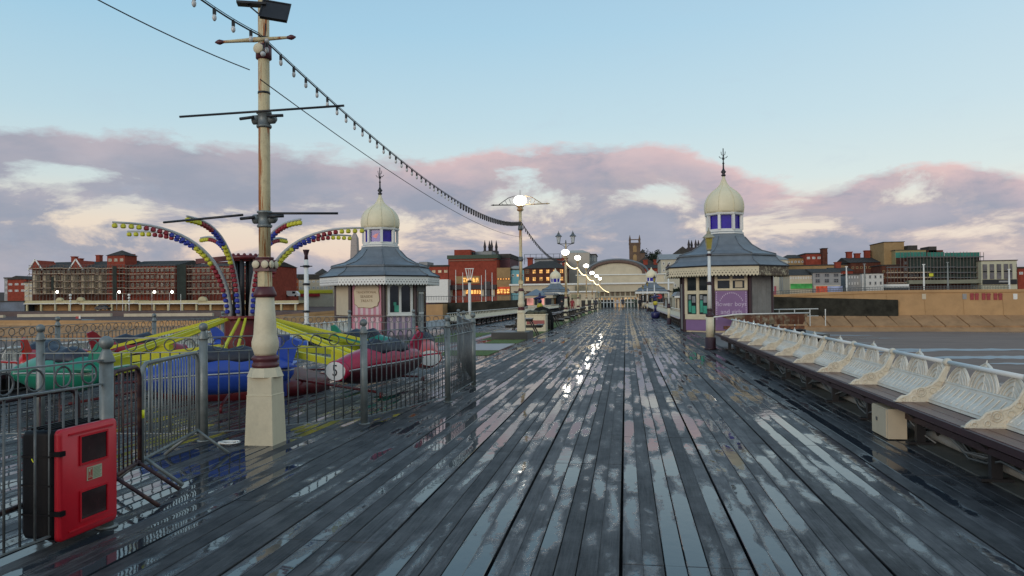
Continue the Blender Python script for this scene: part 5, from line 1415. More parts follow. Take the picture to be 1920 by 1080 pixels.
# side wings with plain upper wall, open colonnade below
for (a_, c_) in ((985,1098),(1196,1262)):
    pbox('upper_wall', a_, c_, 549, 558, PVY+.8, .4, stone_cr); 
    for i in range(7):
        px = a_ + (c_-a_)*(i+.5)/7; x = X_(px, PVY+.5); b = MB(); b.box(x-.28, x+.28, PVY+.3, PVY+.85, zb, Z_(549,PVY)); part('pilaster', b, stone_cr, t)
    pbox('opening_shade_panel', a_+1, c_-1, 560, 577, PVY+1.4, .2, mat('recess_shade_paint', (.03,.028,.025), .8, var=.5, scale=1))  # flat panel; the opening's shade is its dark colour
for i in range(9):
    px = 1203 + i*6.5; b = MB(); x = X_(px, PVY-1.5); b.box(x-.12, x+.12, PVY-1.7, PVY-1.4, zb, Z_(559,PVY)); part('veranda_post', b, white, t)
b = MB(); b.box(X_(1198,PVY-2), X_(1262,PVY-2), PVY-2.2, PVY+.2, Z_(560,PVY), Z_(557.5,PVY)); part('veranda_roof', b, stone_cr, t)
# left wing shops
pbox('shop_block', 1068, 1116, 548, 580, 118, 16, stone_cr)
pbox('shop_shade_panel', 1090, 1114, 563, 577, 117.8, .1, MATS['recess_shade_paint'])  # dark panel on the wall in place of the shop interior's shade
pbox('shop_sign', 1071, 1088, 552, 560, 117.8, .1, mat('green_gold_sign', (.22,.21,.12), .6, var=.4, scale=1))
pbox('cornice', 1066, 1118, 545.5, 548, 117.6, 16.6, white)
pbox('upper_glazing', 1078, 1098, 536, 546, PVY-.8, .2, pglass)
# small shop with pyramid roof
t = thing('shop', 'low cream shop with a blue-grey pyramid roof left of the small domed kiosk', 'building', (0,0,0))
YS = 118
x0, x1 = X_(985,YS), X_(1037,YS)
b = MB(); b.box(x0+.4, x1-.3, YS, YS+8, -.2, Z_(559,YS,1010)); part('wall', b, stone_cr, t)
for i, (pa, pb_, m) in enumerate(((988,1000,lit_p),(1002,1008,glass_dk),(1011,1020,lit_p),(1022,1034,glass_dk))):
    b = MB(); b.box(X_(pa,YS), X_(pb_,YS), YS-.08, YS-.01, .75, 2.0); part('shop_window', b, m, t)
b = MB(); b.box(x0, x1, YS-.3, YS+8.3, Z_(559,YS,1010), Z_(554,YS,1010)); part('fascia', b, stone_cr, t)
zf, zp = Z_(554,YS,1010), Z_(541,YS,1010)
cx_, cy_ = X_(1000,YS), YS+4
b = MB(); b.add([(x0-.2,YS-.5,zf),(X_(1022,YS),YS-.5,zf),(X_(1022,YS),YS+8.5,zf),(x0-.2,YS+8.5,zf),(cx_,cy_,zp)], [(0,1,4),(1,2,4),(2,3,4),(3,0,4)]); part('roof', b, lead, t)
b = MB(); b.box(X_(1022,YS)+.05, x1+.2, YS-.35, YS+8.3, zf+.01, zf+.35); part('roof', b, lead, t)
t = thing('shopfront', 'cream shopfront with an orange door beside the small left domed kiosk', 'building', (0,0,0))
YS = 126
b = MB(); b.box(X_(1030,YS)+.1, X_(1066,YS), YS+4, YS+12, -.2, Z_(556,YS,1050)); part('wall', b, stone_cr, t)
b = MB(); b.box(X_(1034,YS), X_(1045,YS), YS-3, YS-2.9, -.1, 2.3); part('orange_door', b, mat('orange_door', (.45,.17,.05), .5), t)
b = MB(); b.box(X_(1046,YS), X_(1060,YS), YS-3, YS-2.9, .4, 2.2); part('shop_window', b, glass_dk, t)
# right: red round sign and green canopy
t = thing('round_sign', 'round red sign hanging beside the small right domed kiosk', 'sign', (X_(1237,112), 112, 0))
zc = Z_(556,112,1237)
b = MB(); b.M = Matrix.Translation((0,0,zc)) @ Matrix.Rotation(R(90),4,'X'); b.lathe([(.36,-.04),(.36,.04)], 18, smooth=False); part('disc', b, mat('red_sign', (.35,.02,.02), .5), t)
b = MB(); b.tube([(-.5,0,0),(-.5,0,zc+.1),(0,0,zc+.35)], .04, 6); part('post', b, white, t)
t = thing('canopy_shelter', 'shelter with grey-blue roof and cream bays at the right, behind the benches', 'building', (0,0,0))
YS = 84
b = MB(); b.box(X_(1266,YS), X_(1292,YS), YS, YS+6, -.2, Z_(557,YS,1280)); part('wall', b, stone_cr, t)
b = MB(); b.box(X_(1268,YS), X_(1292,YS), YS-.1, YS-.02, .5, Z_(560,YS,1280)); part('bay_shade_panel', b, MATS['recess_shade_paint'], t)  # shade of the bays painted as one dark panel
for i in range(4): x = X_(1270+i*6,YS); b = MB(); b.box(x-.02, x+.20, YS-.16, YS-.1, .2, Z_(559,YS,1280)); part('panel', b, stone_cr, t)
b = MB(); b.poly([(X_(1264,YS),YS-.6,Z_(555,YS,1280)),(X_(1294,YS),YS-.6,Z_(555,YS,1280)),(X_(1294,YS),YS-.6,Z_(547,YS,1280)),(X_(1270,YS),YS-.6,Z_(547,YS,1280))], (0,6,0)); part('roof', b, lead, t)
b = MB(); b.box(X_(1264,YS), X_(1294,YS), YS-.7, YS-.6, Z_(558,YS,1280), Z_(555,YS,1280)); part('fascia', b, white, t)

# ------------------------------------------------------------------ town
def win_mesh(w, h, frame, pane, mull=True):
    b = MB(); f = max(.12, w*.09)
    b.k = 0; b.box(-w/2, w/2, -.10, .0, 0, f); b.box(-w/2, w/2, -.10, 0, h-f, h); b.box(-w/2, -w/2+f, -.10, 0, f, h-f); b.box(w/2-f, w/2, -.10, 0, f, h-f)
    if mull: b.box(-f*.55, f*.55, -.08, -.01, f, h-f); b.box(-w/2+f, w/2-f, -.085, -.015, h*.5-f*.5, h*.5+f*.5)
    b.k = 1; b.box(-w/2+f, w/2-f, -.03, 0, f, h-f)
    return b.mesh('window', [frame, pane])
wm_cache = {}
def building(name, label, px0, px1, yt, yb, Y, dep, wall, roof=None, ridge=None, rows=(), cols=0, frame=white, pane=glass_dk, wfrac=(.55,.6), lit=0.0, roofm=None, cat='building', litm=None, shop=None, chim=(), overhang=.4):
    pc = (px0+px1)/2
    x0, x1 = X_(px0,Y), X_(px1,Y); zt, zb_ = Z_(yt,Y,pc), Z_(yb,Y,pc)
    t = thing(name, label, cat, ((x0+x1)/2, Y, zb_)); W_ = x1-x0; H_ = zt-zb_
    b = MB(); b.box(-W_/2, W_/2, 0, dep, -4, H_); part('wall', b, wall, t)
    if roof:
        zr = Z_(ridge,Y,pc)-zb_; o = overhang
        b = MB()
        if roof == 'gable': b.poly([(-W_/2-o, -o, H_), (-W_/2-o, dep+o, H_), (-W_/2-o, dep/2, zr)], (W_+2*o,0,0))
        elif roof == 'front': b.poly([(-W_/2-o, -o, H_), (W_/2+o, -o, H_), (0, -o, zr)], (0,dep+o,0))
        elif roof == 'hip':
            i = min(W_*.3, dep*.5); b.add([(-W_/2-o,-o,H_),(W_/2+o,-o,H_),(W_/2+o,dep+o,H_),(-W_/2-o,dep+o,H_),(-W_/2+i,dep/2,zr),(W_/2-i,dep/2,zr)], [(0,1,5,4),(1,2,5),(2,3,4,5),(3,0,4),(3,2,1,0)])
        elif roof == 'pyr': b.add([(-W_/2-o,-o,H_),(W_/2+o,-o,H_),(W_/2+o,dep+o,H_),(-W_/2-o,dep+o,H_),(0,dep/2,zr)], [(0,1,4),(1,2,4),(2,3,4),(3,0,4),(3,2,1,0)])
        elif roof == 'flat': b.box(-W_/2-o*.5, W_/2+o*.5, -o*.5, dep+o*.5, H_, zr)
        rf = part('roof', b, roofm or slate, t)
        for (f_, hh_) in chim:
            c = MB(); c.box(-W_/2+W_*f_-.7, -W_/2+W_*f_+.7, dep/2-.8, dep/2+.8, H_, zr+hh_); c.box(-W_/2+W_*f_-.85, -W_/2+W_*f_+.85, dep/2-.95, dep/2+.95, zr+hh_, zr+hh_+.25); part('chimney', c, brick_red, rf)
    rgl = random.Random(hash((px0, yt)) % 999)
    for (ra, rb) in rows:
        za, zc = Z_(ra,Y,pc)-zb_, Z_(rb,Y,pc)-zb_; h = (za-zc)*wfrac[1]; w = W_/cols*wfrac[0]
        for i in range(cols):
            L = rgl.random() < lit
            key = (round(w,2), round(h,2), frame.name, 'l' if L else pane.name, (litm or lit_w).name if L else '')
            if key not in wm_cache: wm_cache[key] = win_mesh(w, h, frame, (litm or lit_w) if L else pane, w > .8)
            inst('window', wm_cache[key], t, (-W_/2 + W_*(i+.5)/cols, 0, zc + (za-zc-h)/2))
    if shop:
        ya, yb2, m = shop
        b = MB(); b.box(-W_/2+.2, W_/2-.2, -.35, 0, Z_(yb2,Y,pc)-zb_, Z_(ya,Y,pc)-zb_); part('shopfront', b, m, t)
    return t
HY = 218
# scaffolded hotel on the left
hot = building('hotel', 'long red brick seafront hotel wrapped in scaffolding, at the far left', 60, 216, 503, 562, HY, 22, brick_dk, 'gable', 487, [(505,513),(516,526),(529,539),(542,552)], 17, stone_cr, glass_dk, (.62,.78), chim=((.22,1.6),(.29,.9),(.53,1.9),(.93,2.0)))
for px in (70, 146):
    b = MB(); x = X_(px,HY)-hot.location.x; z = Z_(503,HY,px)-hot.location.z; b.poly([(x-2.2,-.8,z-.4),(x+2.2,-.8,z-.4),(x,-.8,z+2.6)], (0,8,0)); part('gable_wall', b, brick_red, hot)
    b = MB()
    for s in (-1,1): b.bar((x+s*2.6,-.95,z-.6),(x,-.95,z+2.9),.2,.4)
    part('gable_trim', b, white, hot)
building('hotel', 'hotel corner tower of red brick with a pyramid roof, rising above the scaffolding', 201, 234, 479, 562, HY-1.5, 6, brick_red, 'pyr', 468, [(483,492)], 3, stone_cr)
building('hotel', 'middle wing of the scaffolded hotel, right of the pyramid tower', 235, 328, 499, 562, HY, 20, brick_red, 'gable', 486, [(501,511),(515,524),(529,539),(543,553)], 10, stone_cr, glass_dk, (.60,.72))
building('hotel', 'end wing of the scaffolded hotel, behind the ride lamps', 350, 505, 499, 562, HY+4, 20, brick_red, 'gable', 490, [(501,511),(515,524),(529,539),(543,553)], 17, stone_cr, glass_dk, (.50,.70))
building('hotel', 'dark recessed link of the scaffolded hotel', 328, 350, 497, 562, HY+2, 20, brick_dk, 'flat', 496)
for px in (66, 84, 101, 119, 137, 155, 172, 188):
    x = X_(px+3.5,HY)-hot.location.x
    for (ra, rb) in ((516,526),(529,539),(542,550)):
        b = MB(); za, zc = Z_(ra,HY,px)-hot.location.z, Z_(rb,HY,px)-hot.location.z
        b.poly([(x-1.15,0,zc),(x-.7,-.9,zc),(x+.7,-.9,zc),(x+1.15,0,zc)], (0,0,za-zc)); part('bay', b, MATS['cream_render'], hot)
sca = thing('scaffolding', 'tiered scaffolding across the front of the long red brick hotel', 'scaffolding', (0, 0, 0))
board_m = mat('scaffold_boards', (.36,.28,.20), .7, var=.3, scale=.5); pole_m = mat('scaffold_tubes', (.16,.13,.11), .8, .1)
for row in (503, 513.5, 527, 540, 550.5):
    for (pa, pb_) in ((56,120),(120,180),(180,236),(236,296),(296,330),(352,420),(420,480)):
        b = MB(); z = Z_(row,HY-2.5,(pa+pb_)/2); b.box(X_(pa,HY-2.5), X_(pb_,HY-2.5)-.1, HY-3.0, HY-1.6, z-.12, z+.10); part('board', b, board_m, sca)
        b = MB(); b.tube([(X_(pa,HY-2.5),HY-3.0,z+1.0),(X_(pb_,HY-2.5),HY-3.0,z+1.0)], .06, 4); part('guard_rail', b, pole_m, sca)
rg3 = random.Random(9); b = MB()
for k in range(66):
    px = 57 + k*6.5
    if 330 < px < 350: continue
    for yy_ in (HY-3.0, HY-1.7): b.tube([(X_(px,HY-2.5),yy_,-1.5),(X_(px,HY-2.5),yy_,Z_(500-rg3.random()*4,HY,px))], .07, 4)
    if k % 4 == 0:
        for (ra, rb) in ((560,550),(550,540),(540,527),(527,513)): b.tube([(X_(px,HY),HY-3.1,Z_(ra,HY,px)),(X_(px+13,HY),HY-3.1,Z_(rb,HY,px))], .05, 4)
part('scaffold_pole', b, pole_m, sca, kind='stuff')
strip_m = mat('dark_facade_strip', (.02,.028,.022), .9, var=.4, scale=.3)
for (pa, pb_, ra, rb) in ((212,219,500,562),(332,349,497,562),(96,101,520,545)):
    b = MB(); b.box(X_(pa,HY-3.2), X_(pb_,HY-3.2), HY-3.3, HY-3.2, Z_(rb,HY,pa), Z_(ra,HY,pa)); part('net_or_dark_strip', b, strip_m, sca)  # dark sheets for the drainage and the recess, whose shade is in the colour
building('house', 'pale rendered seafront house at the very left edge', 8, 28, 522, 566, 250, 12, stone_grey, 'flat', 520, [(526,532),(536,542),(546,552)], 2)
building('house', 'grey and red gabled apartment house left of the scaffolded hotel', 14, 49, 524, 566, 240, 14, brick_red, 'front', 517, [(530,536),(542,548)], 3)
building('house', 'pale bay-fronted block beside the gabled apartment house', 46, 62, 530, 566, 236, 12, stone_cr, 'flat', 528, [(532,538),(542,548),(552,558)], 2)
building('shelter', 'low dark blue-grey seafront kiosks at the far left', 0, 46, 566, 580, 206, 6, mat('blue_grey_sheet', (.09,.12,.16), .5, var=.4, scale=.3), 'flat', 564)
# colonnade
CY = 206
col = thing('colonnade', 'long cream seafront colonnade below the scaffolded hotel', 'colonnade', (0,0,0))
cc = mat('cream_concrete', (.50,.44,.25), .7, var=.1, scale=.4, grime=.25)
for (pa, pb_) in ((45,150),(150,260),(260,372),(372,500),(500,560)):
    b = MB(); pc = (pa+pb_)/2; b.box(X_(pa,CY), X_(pb_,CY)-.05, CY, CY+5, Z_(568.5,CY,pc), Z_(563.5,CY,pc)); part('roof_slab', b, cc, col)
    b = MB(); b.box(X_(pa,CY), X_(pb_,CY)-.05, CY-.3, CY+.2, Z_(570,CY,pc), Z_(568.6,CY,pc)); part('beam', b, white, col)
    b = MB(); b.box(X_(pa,CY), X_(pb_,CY)-.05, CY+4, CY+5, Z_(583,CY,pc)-1, Z_(568.6,CY,pc)); part('back_wall', b, tan_wall, col)
for i in range(20):
    px = 50 + i*26.5; b = MB(); x = X_(px,CY); b.box(x-.28, x+.28, CY, CY+.5, Z_(583.5,CY,px)-.5, Z_(570,CY,px)); part('column', b, cc, col)
for px, w in ((151, 16), (112, 14), (380, 18)):
    b = MB(); x = X_(px,CY); z = Z_(564,CY,px); b.poly([(x + w*.075*math.cos(PI*k/10), CY-.4, z + w*.07*math.sin(PI*k/10)) for k in range(11)], (0,1,0)); part('arched_crest', b, cc, col)
for i, px in enumerate((103, 219, 285, 318)):
    lp_ = thing('street_lamp', ['lit street lamp above the left end of the cream colonnade', 'lit street lamp below the hotel pyramid tower', 'left of two lit street lamps before the hotel middle wing', 'right of two lit street lamps before the hotel middle wing'][i], 'street lamp', (X_(px,CY-3), CY-3, Z_(582,CY,px)), 0, 'lit street lamps on the left promenade')
    b = MB(); h_ = Z_(549,CY,px)-Z_(582,CY,px); b.tube([(0,0,0),(0,0,h_),(.8,0,h_+.2)], .08, 5); part('column', b, white, lp_)
    b = MB(); b.ball((.8,0,h_+.2), .35, 8); part('lamp', b, lamp_e, lp_)
for i, px in enumerate((132, 242, 230, 339)):
    b = MB(); h_ = 5.4; b.lathe([(.10,0),(.07,h_)], 6)
    if i < 2:
        for k in range(4): b.ball((0,0,h_-.3-k*.9), .42-.04*k, 8)
    o = part('flagpole', b, white, None, label=['white pole with stacked globes left of the colonnade crest', 'white pole with stacked globes below the hotel tower', 'plain slim white pole beside the stacked globe pole', 'plain slim white pole before the dark hotel link'][i], category='pole'); o.location = (X_(px,CY-2), CY-2, Z_(582,CY,px)-.5)
# lower promenade: long low walls, a car, a signboard
for i, (pa, pb_, ya, yb2) in enumerate(((32,207,588.5,592),(232,398,587.5,591),(-40,6,591,594))):
    b = MB(); b.box(X_(pa,182), X_(pb_,182), 182, 182.8, Z_(yb2,182,(pa+pb_)/2)-.3, Z_(ya,182,(pa+pb_)/2))
    o = part('low_wall', b, stone_cr, None, label=['long low cream wall on the lower promenade at the left', 'second low cream wall on the lower promenade, left of the ride centre', 'short low cream wall at the very left edge'][i], category='wall')
carm = mat('dark_car_paint', (.02,.025,.03), .2, var=.1)
cz = Z_(581.5,200,193)
car = thing('parked_car', 'dark car parked on the promenade before the cream colonnade', 'car', (X_(193,200), 200, cz))
b = MB(); b.poly([(-2.1,-.85,.3),(2.1,-.85,.3),(2.1,-.85,.75),(1.3,-.85,.9),(.7,-.85,1.4),(-1.0,-.85,1.42),(-1.7,-.85,.95),(-2.1,-.85,.85)], (0,1.7,0)); part('body', b, carm, car)
b = MB(); b.poly([(.62,-.87,.92),(1.1,-.87,.92),(.62,-.87,1.32),(-.9,-.87,1.34),(-1.4,-.87,.95)], (0,1.74,0)); part('side_window', b, glass_dk, car)
for sx_ in (-1.3, 1.3):
    for sy_ in (-.86, .66):
        b = MB(); b.M = Matrix.Translation((sx_,sy_,.33)) @ Matrix.Rotation(R(-90),4,'X'); b.lathe([(.33,0),(.33,.2)], 12, smooth=False); part('wheel', b, black, car)
t = thing('hoarding', 'small red and white hoarding on the lower left promenade', 'sign', (X_(146,170), 170, Z_(600,170,146)))
b = MB(); b.box(-.6,.2,0,.1,0,.9); part('red_panel', b, mat('red_sign', (.35,.02,.02), .5), t); b = MB(); b.box(.25,.7,0,.1,0,1.1); part('white_panel', b, white, t)
b = MB(); rp = [PY(158,601,160), PY(172,601,160), PY(160,609,148), PY(152,606,148)]; b.poly([PY(153,598,158),PY(178,599,158),PY(160,613,146),PY(155,613,146)], (0,0,-.4)); o = part('slipway', b, mat('grey_slipway', (.16,.16,.15), .6, var=.2), None, kind='structure')

# centre-left town
TY = 262
building('shop_row', 'orange-walled shops with a dark slate roof left of the white column', 505, 560, 522, 556, TY, 16, brick_or, 'gable', 513, [(524,532),(535,543)], 6, stone_cr, shop=(547,553,stone_grey))
building('shop_row', 'white and red banded arcade with a yellow sign behind the white column', 560, 625, 524, 560, TY-2, 16, stone_cr, 'flat', 514, [(525,531),(536,543)], 8, shop=(544,550,mat('yellow_sign', (.6,.55,.03), .5, var=.2, scale=.3)))
b = MB(); b.box(X_(562,TY-3),X_(598,TY-3),TY-2.7,TY-2.2,Z_(556,TY,580),Z_(551,TY,580)); o = part('arcade_canopy', b, mat('red_sign', (.35,.02,.02), .5), None, label='bright red arcade canopy below the yellow sign', category='canopy')
b = MB(); 
building('roof_turret', 'small grey pyramid turret above the arcade roofs', 592, 608, 513, 520, TY+6, 5, stone_grey, 'pyr', 503)
van = thing('parked_van', 'pale van parked in front of the orange-walled shops', 'van', (X_(548,235), 235, Z_(557,235,548)))
b = MB(); b.poly([(-2.4,-.9,.35),(2.4,-.9,.35),(2.4,-.9,1.1),(1.6,-.9,2.0),(-2.4,-.9,2.1)], (0,1.8,0)); part('body', b, white, van)
b = MB(); b.box(.4,1.5,-.93,-.9,1.15,1.85); part('window', b, glass_dk, van)
for sx_ in (-1.5, 1.5): b = MB(); b.M = Matrix.Translation((sx_,-.93,.36)) @ Matrix.Rotation(R(-90),4,'X'); b.lathe([(.36,0),(.36,.2)], 12, smooth=False); part('wheel', b, black, van)
# obelisk
q0 = PY(666, 560, 240)
t = thing('obelisk', 'tall pale stone obelisk left of the pink kiosk roof', 'monument', (q0.x, 240, -1))
zt_ = PY(666, 432, 240).z + 1; w2 = (X_(674,240)-X_(659,240))/2
b = MB(); b.lathe([(w2*1.5*1.414,0),(w2*1.5*1.414,5),(w2*1.1*1.414,6),(w2*.70*1.414,zt_-2.6),(.02,zt_)], 4, rot=PI/4, smooth=False); part('shaft', b, mat('pale_granite', (.36,.31,.28), .7, var=.08, scale=.6, grime=.2), t)
for k in range(9):
    z = 7.5 + k*(zt_-11)/9; w_ = w2*1.1*1.414*(1-(z-6)/(zt_-8.6)*.36)*1.008; b = MB(); b.lathe([(w_, z),(w_, z+.05)], 4, rot=PI/4, smooth=False); part('course', b, mat('granite_joint', (.16,.14,.13), .8), t)
# theatre group
MY = 228
building('house', 'low red and cream building between the pink kiosk and the red theatre', 797, 842, 500, 545, MY, 18, brick_red, 'flat', 497, [(505,513)], 4, stone_cr, lit_g)
building('canopy_block', 'white canopy block in front of the low red building', 795, 840, 524, 543, MY-4, 6, white)
building('canopy_block', 'small grey rooftop boxes left of the red theatre', 786, 802, 491, 500, MY+10, 8, stone_grey)
th = building('theatre', 'big plain red brick theatre with a green roof edge', 841, 932, 485, 560, MY, 30, brick_red, 'flat', 478, roofm=mat('green_roof', (.03,.06,.035), .6), overhang=.6)
for nm, pa, pb_, ya, yb2, m, dy in (('stair_block',847,878,467,482,brick_red,4),('roof_plant',873,880,470,480,black,6),('roof_plant',880,912,468,480,stone_grey,10)):
    b = MB(); b.box(X_(pa,MY)-th.location.x, X_(pb_,MY)-th.location.x, dy, dy+8, Z_(yb2,MY,pa)-th.location.z, Z_(ya,MY,pa)-th.location.z); part(nm, b, m, th)
def tp(nm, pa, pb_, ya, yb2, m, dy=-.25):
    b = MB(); b.box(X_(pa,MY)-th.location.x, X_(pb_,MY)-th.location.x, dy, 0, Z_(yb2,MY,pa)-th.location.z, Z_(ya,MY,pa)-th.location.z); return part(nm, b, m, th)
tp('string_course', 843, 930, 488, 490, mat('brown_stone', (.22,.10,.06), .7))
tp('window_band', 854, 900, 518, 532, stone_tan, -.2)
for k in range(5): tp('window', 869+k*6, 873.5+k*6, 521, 529, lit_w, -.35)
tp('dark_canopy', 842, 932, 535, 543, mat('dark_canopy', (.03,.02,.022), .6), -1.2)
for k in range(6): tp('shop_window', 874+k*5, 877.5+k*5, 544, 551, lit_w, -.35)
tp('dark_doorway', 908, 920, 528, 555, black, -.5)
for pa in (843, 868, 902, 922): tp('pier_panel', pa, pa+6, 541, 556, stone_cr, -.4)
building('theatre', 'purple-brown flank of the red theatre, set back at its right', 932, 957, 484, 502, MY+6, 20, mat('purple_brick', (.12,.045,.05), .8, var=.2), 'flat', 476)
w = building('glass_foyer', 'tan foyer with brightly lit orange windows right of the red theatre', 932, 957, 502, 556, MY-1, 14, stone_tan, None, None, [(520,526)], 5, brick_red, lit_w, (.8,.6), 1.0, shop=(538,552,lit_r))
b = MB(); b.box(-4, 4, -.5, -.2, Z_(536,MY,945)-w.location.z, Z_(529,MY,945)-w.location.z); b = None
for k in range(4):
    b = MB(); b.box(-1.9+k*1.0, -1.2+k*1.0, -.5, -.36, Z_(550,MY,945)-w.location.z, Z_(542,MY,945)-w.location.z); part('window', b, lit_w, w)
for i, px in enumerate((855, 868, 903, 911, 923)):
    b = MB(); h_ = Z_(506 + (i % 3)*5, 180, px) - .2; b.lathe([(.11,0),(.07,h_)], 6); o = part('flagpole', b, white, None, label=['leftmost slim white flagpole in front of the red theatre','second slim white flagpole from the left before the red theatre','middle slim white flagpole, left of the dark theatre doorway','slim white flagpole over the dark theatre doorway','rightmost slim white flagpole before the red theatre'][i], category='pole', group='white flagpoles before the theatre'); o.location = (X_(px,180), 180, .2)
# spires
def spires(label, px0, px1, yt, yb, Y, n=4):
    x0, x1 = X_(px0,Y), X_(px1,Y); zb_, zt = Z_(yb,Y,px0), Z_(yt,Y,px0)
    dks = mat('dark_gothic_stone', (.045,.035,.035), .8, var=.3)
    t = thing('church_towers', label, 'church', ((x0+x1)/2, Y, zb_)); W_ = x1-x0; h = zt-zb_
    b = MB(); b.box(-W_/2, W_/2, 0, 6, -8, h*.28); part('tower', b, dks, t)
    for i in range(n):
        b = MB(); x = -W_/2 + W_*(i+.5)/n; b.lathe([(W_*.085, h*.25),(W_*.085, h*.5),(W_*.11,h*.52),(.08, h)], 6, c=(x, 1+ (i % 2)*3), smooth=False); part('pinnacle', b, dks, t)
spires('four dark church pinnacles rising behind the red theatre', 906, 932, 450, 478, 330)
spires('four dark church pinnacles between the cream building and the right kiosk', 1290, 1316, 449, 470, 330)
building('house', 'cyan painted building with a pale dome between theatre and brick pub', 958, 984, 506, 545, MY, 10, mat('cyan_render', (.16,.38,.42), .7, var=.1), 'flat', 504, [(513,520)], 3, white, glass_dk, (.5,.7), .5)
b = MB(); b.ball((0,0,0), 2.1, 14, (1,1,.7)); o = part('dome', b, stone_grey, None, label='small pale dome on the cyan building', category='dome'); o.location = (X_(968,MY+4), MY+4, Z_(506,MY,968))
pub = building('pub', 'dark brick pub with glowing orange windows left of the small domed kiosk', 983, 1060, 503, 545, 205, 14, brick_dk, 'hip', 487, [(504,514),(518,528)], 6, mat('tan_window_surround', (.30,.17,.08), .7), glass_dk, (.52,.78), .85, chim=((.08,.8),(.95,.6)))
# roof structures behind the pub
t = building('office_block', 'grey rooftops with antenna frames behind the brick pub', 1003, 1062, 486, 500, 250, 12, stone_grey, 'flat', 484)
b = MB()
for k in range(10): b.tube([(-9+2*k,2,1),(-9+2*k,2,4.4)], .08, 4)
for z in (2.2, 3.3, 4.4): b.tube([(-9,2,z),(9,2,z)], .06, 4)
part('antenna_frame', b, galv_dk, t, kind='stuff')
building('house', 'narrow red building squeezed left of the tall cream block', 1044, 1056, 486, 535, 214, 10, brick_red, 'flat', 484, [(492,498),(506,512)], 2)
building('apartment_block', 'tall plain cream block behind the lit pillars', 1054, 1106, 474, 545, 222, 16, mat('pale_cream_render', (.42,.38,.31), .7, var=.06, scale=.4), 'hip', 466, roofm=MATS['pale_cream_render'], overhang=.05)
building('apartment_block', 'grey glazed flank of the tall cream block', 1105, 1118, 478, 545, 226, 12, stone_grey, 'flat', 476, [(482,490),(494,502),(506,514)], 3)
# church tower
CT = 290
dkst = mat('brown_sandstone', (.135,.085,.055), .8, var=.25, scale=.5, grime=.4)
ch = building('church', 'brown sandstone church tower with corner pinnacles right of the arched pavilion', 1181, 1202, 455, 560, CT, 5, dkst)
hw = (X_(1202,CT)-X_(1181,CT))/2; zt_ = Z_(455,CT,1190)-ch.location.z
for s in (-1,1):
    for yy_ in (.2, 4.8):
        b = MB(); b.lathe([(.35,zt_-2),(.35,zt_+1.0),(.45,zt_+1.1),(.05,zt_+3.0)], 6, c=(s*(hw-.3), yy_), smooth=False); part('pinnacle', b, dkst, ch)
b = MB(); b.box(-hw-.15, hw+.15, -.15, 5.15, zt_-.5, zt_); b.box(-hw-.15, hw+.15, -.15, 5.15, zt_-8, zt_-7.6); part('string_course', b, dkst, ch)
b = MB(); b.box(-hw+.4, hw-.4, -.2, .1, zt_+1.0, zt_+1.35); part('parapet_rail', b, dkst, ch)
for (za, zb2) in ((3.6,.9),(7.0,4.3)):
    b = MB(); b.poly([(-.7,-.12,zt_-za),(.7,-.12,zt_-za),(.7,-.12,zt_-zb2-.6),(0,-.12,zt_-zb2),(-.7,-.12,zt_-zb2-.6)], (0,.1,0)); part('belfry_opening', b, stone_tan, ch)
building('church', 'lower brown sandstone nave beside the church tower', 1184, 1238, 503, 560, CT-4, 14, dkst, 'front', 481, [(507,515)], 4, stone_tan)
building('church', 'slim turret of the brown sandstone church', 1202, 1210, 474, 503, CT, 4, dkst, 'pyr', 466)
building('house', 'red brick terrace in front of the church, left of the cream hotel', 1200, 1240, 503, 545, 240, 12, brick_red, 'gable', 494, [(508,515),(519,526)], 6, chim=((.3,1.2),(.8,1.2)))
# trees beyond
leaf = mat('dark_foliage', (.030,.042,.020), .9, var=.5, scale=1.2)
bark = mat('dark_bark', (.035,.028,.022), .9)
def tree(label, x, y, z, h, w, seed):
    t = thing('tree', label, 'tree', (x, y, z), 0, None); r_ = random.Random(seed)
    b = MB(); b.lathe([(.28,0),(.18,h*.45)], 6)
    for k in range(6):
        a = r_.uniform(0, 6.28); b.tube([(0,0,h*.35),(w*.3*math.cos(a), w*.3*math.sin(a), h*.65)], [.14,.05], 5)
    part('trunk', b, bark, t)
    b = MB(); cl = [(r_.gauss(0, w*.26), r_.gauss(0, w*.26), h*.62 + r_.gauss(0, h*.15), r_.uniform(.5,1.0)*w*.22) for _ in range(16)]
    for cx, cy, cz_, cr_ in cl:
        for k in range(70):
            d = Vector((r_.gauss(0,1), r_.gauss(0,1), r_.gauss(0,1))).normalized() * cr_ * r_.uniform(.5,1.1); p = Vector((cx,cy,cz_)) + d; s = r_.uniform(.14,.30)
            u = Vector((r_.gauss(0,1), r_.gauss(0,1), r_.gauss(0,1))).normalized(); v_ = u.cross(Vector((r_.gauss(0,1), r_.gauss(0,1), r_.gauss(0,1)))).normalized()
            b.add([p-u*s, p+v_*s, p+u*s, p-v_*s], [(0,1,2,3)], False)
    part('crown', b, leaf, t)
for i, (px, yt) in enumerate(((1216,472),(1227,476),(1238,470))):
    Yt = 300 + i*6; zg = Z_(508,Yt,px); tree(['dark tree just right of the church tower', 'middle dark tree above the church nave', 'dark tree left of the cream hotel roof'][i], X_(px,Yt), Yt, zg, Z_(yt,Yt,px)-zg, 7, i)
Yt = 150; zg = Z_(562,Yt,1262); tree('dark bushy tree right of the small domed kiosk', X_(1264,Yt), Yt, zg, Z_(541,Yt,1264)-zg, 3.4, 8)
building('hotel', 'cream building with stepped windows left of the right-hand kiosk', 1240, 1325, 486, 560, 200, 20, mat('cream_stucco', (.50,.47,.36), .7, var=.08, scale=.4, grime=.2), 'gable', 472, [(489,498),(502,511),(515,524),(530,540)], 8, white, glass_dk, (.32,.62), roofm=stone_grey)
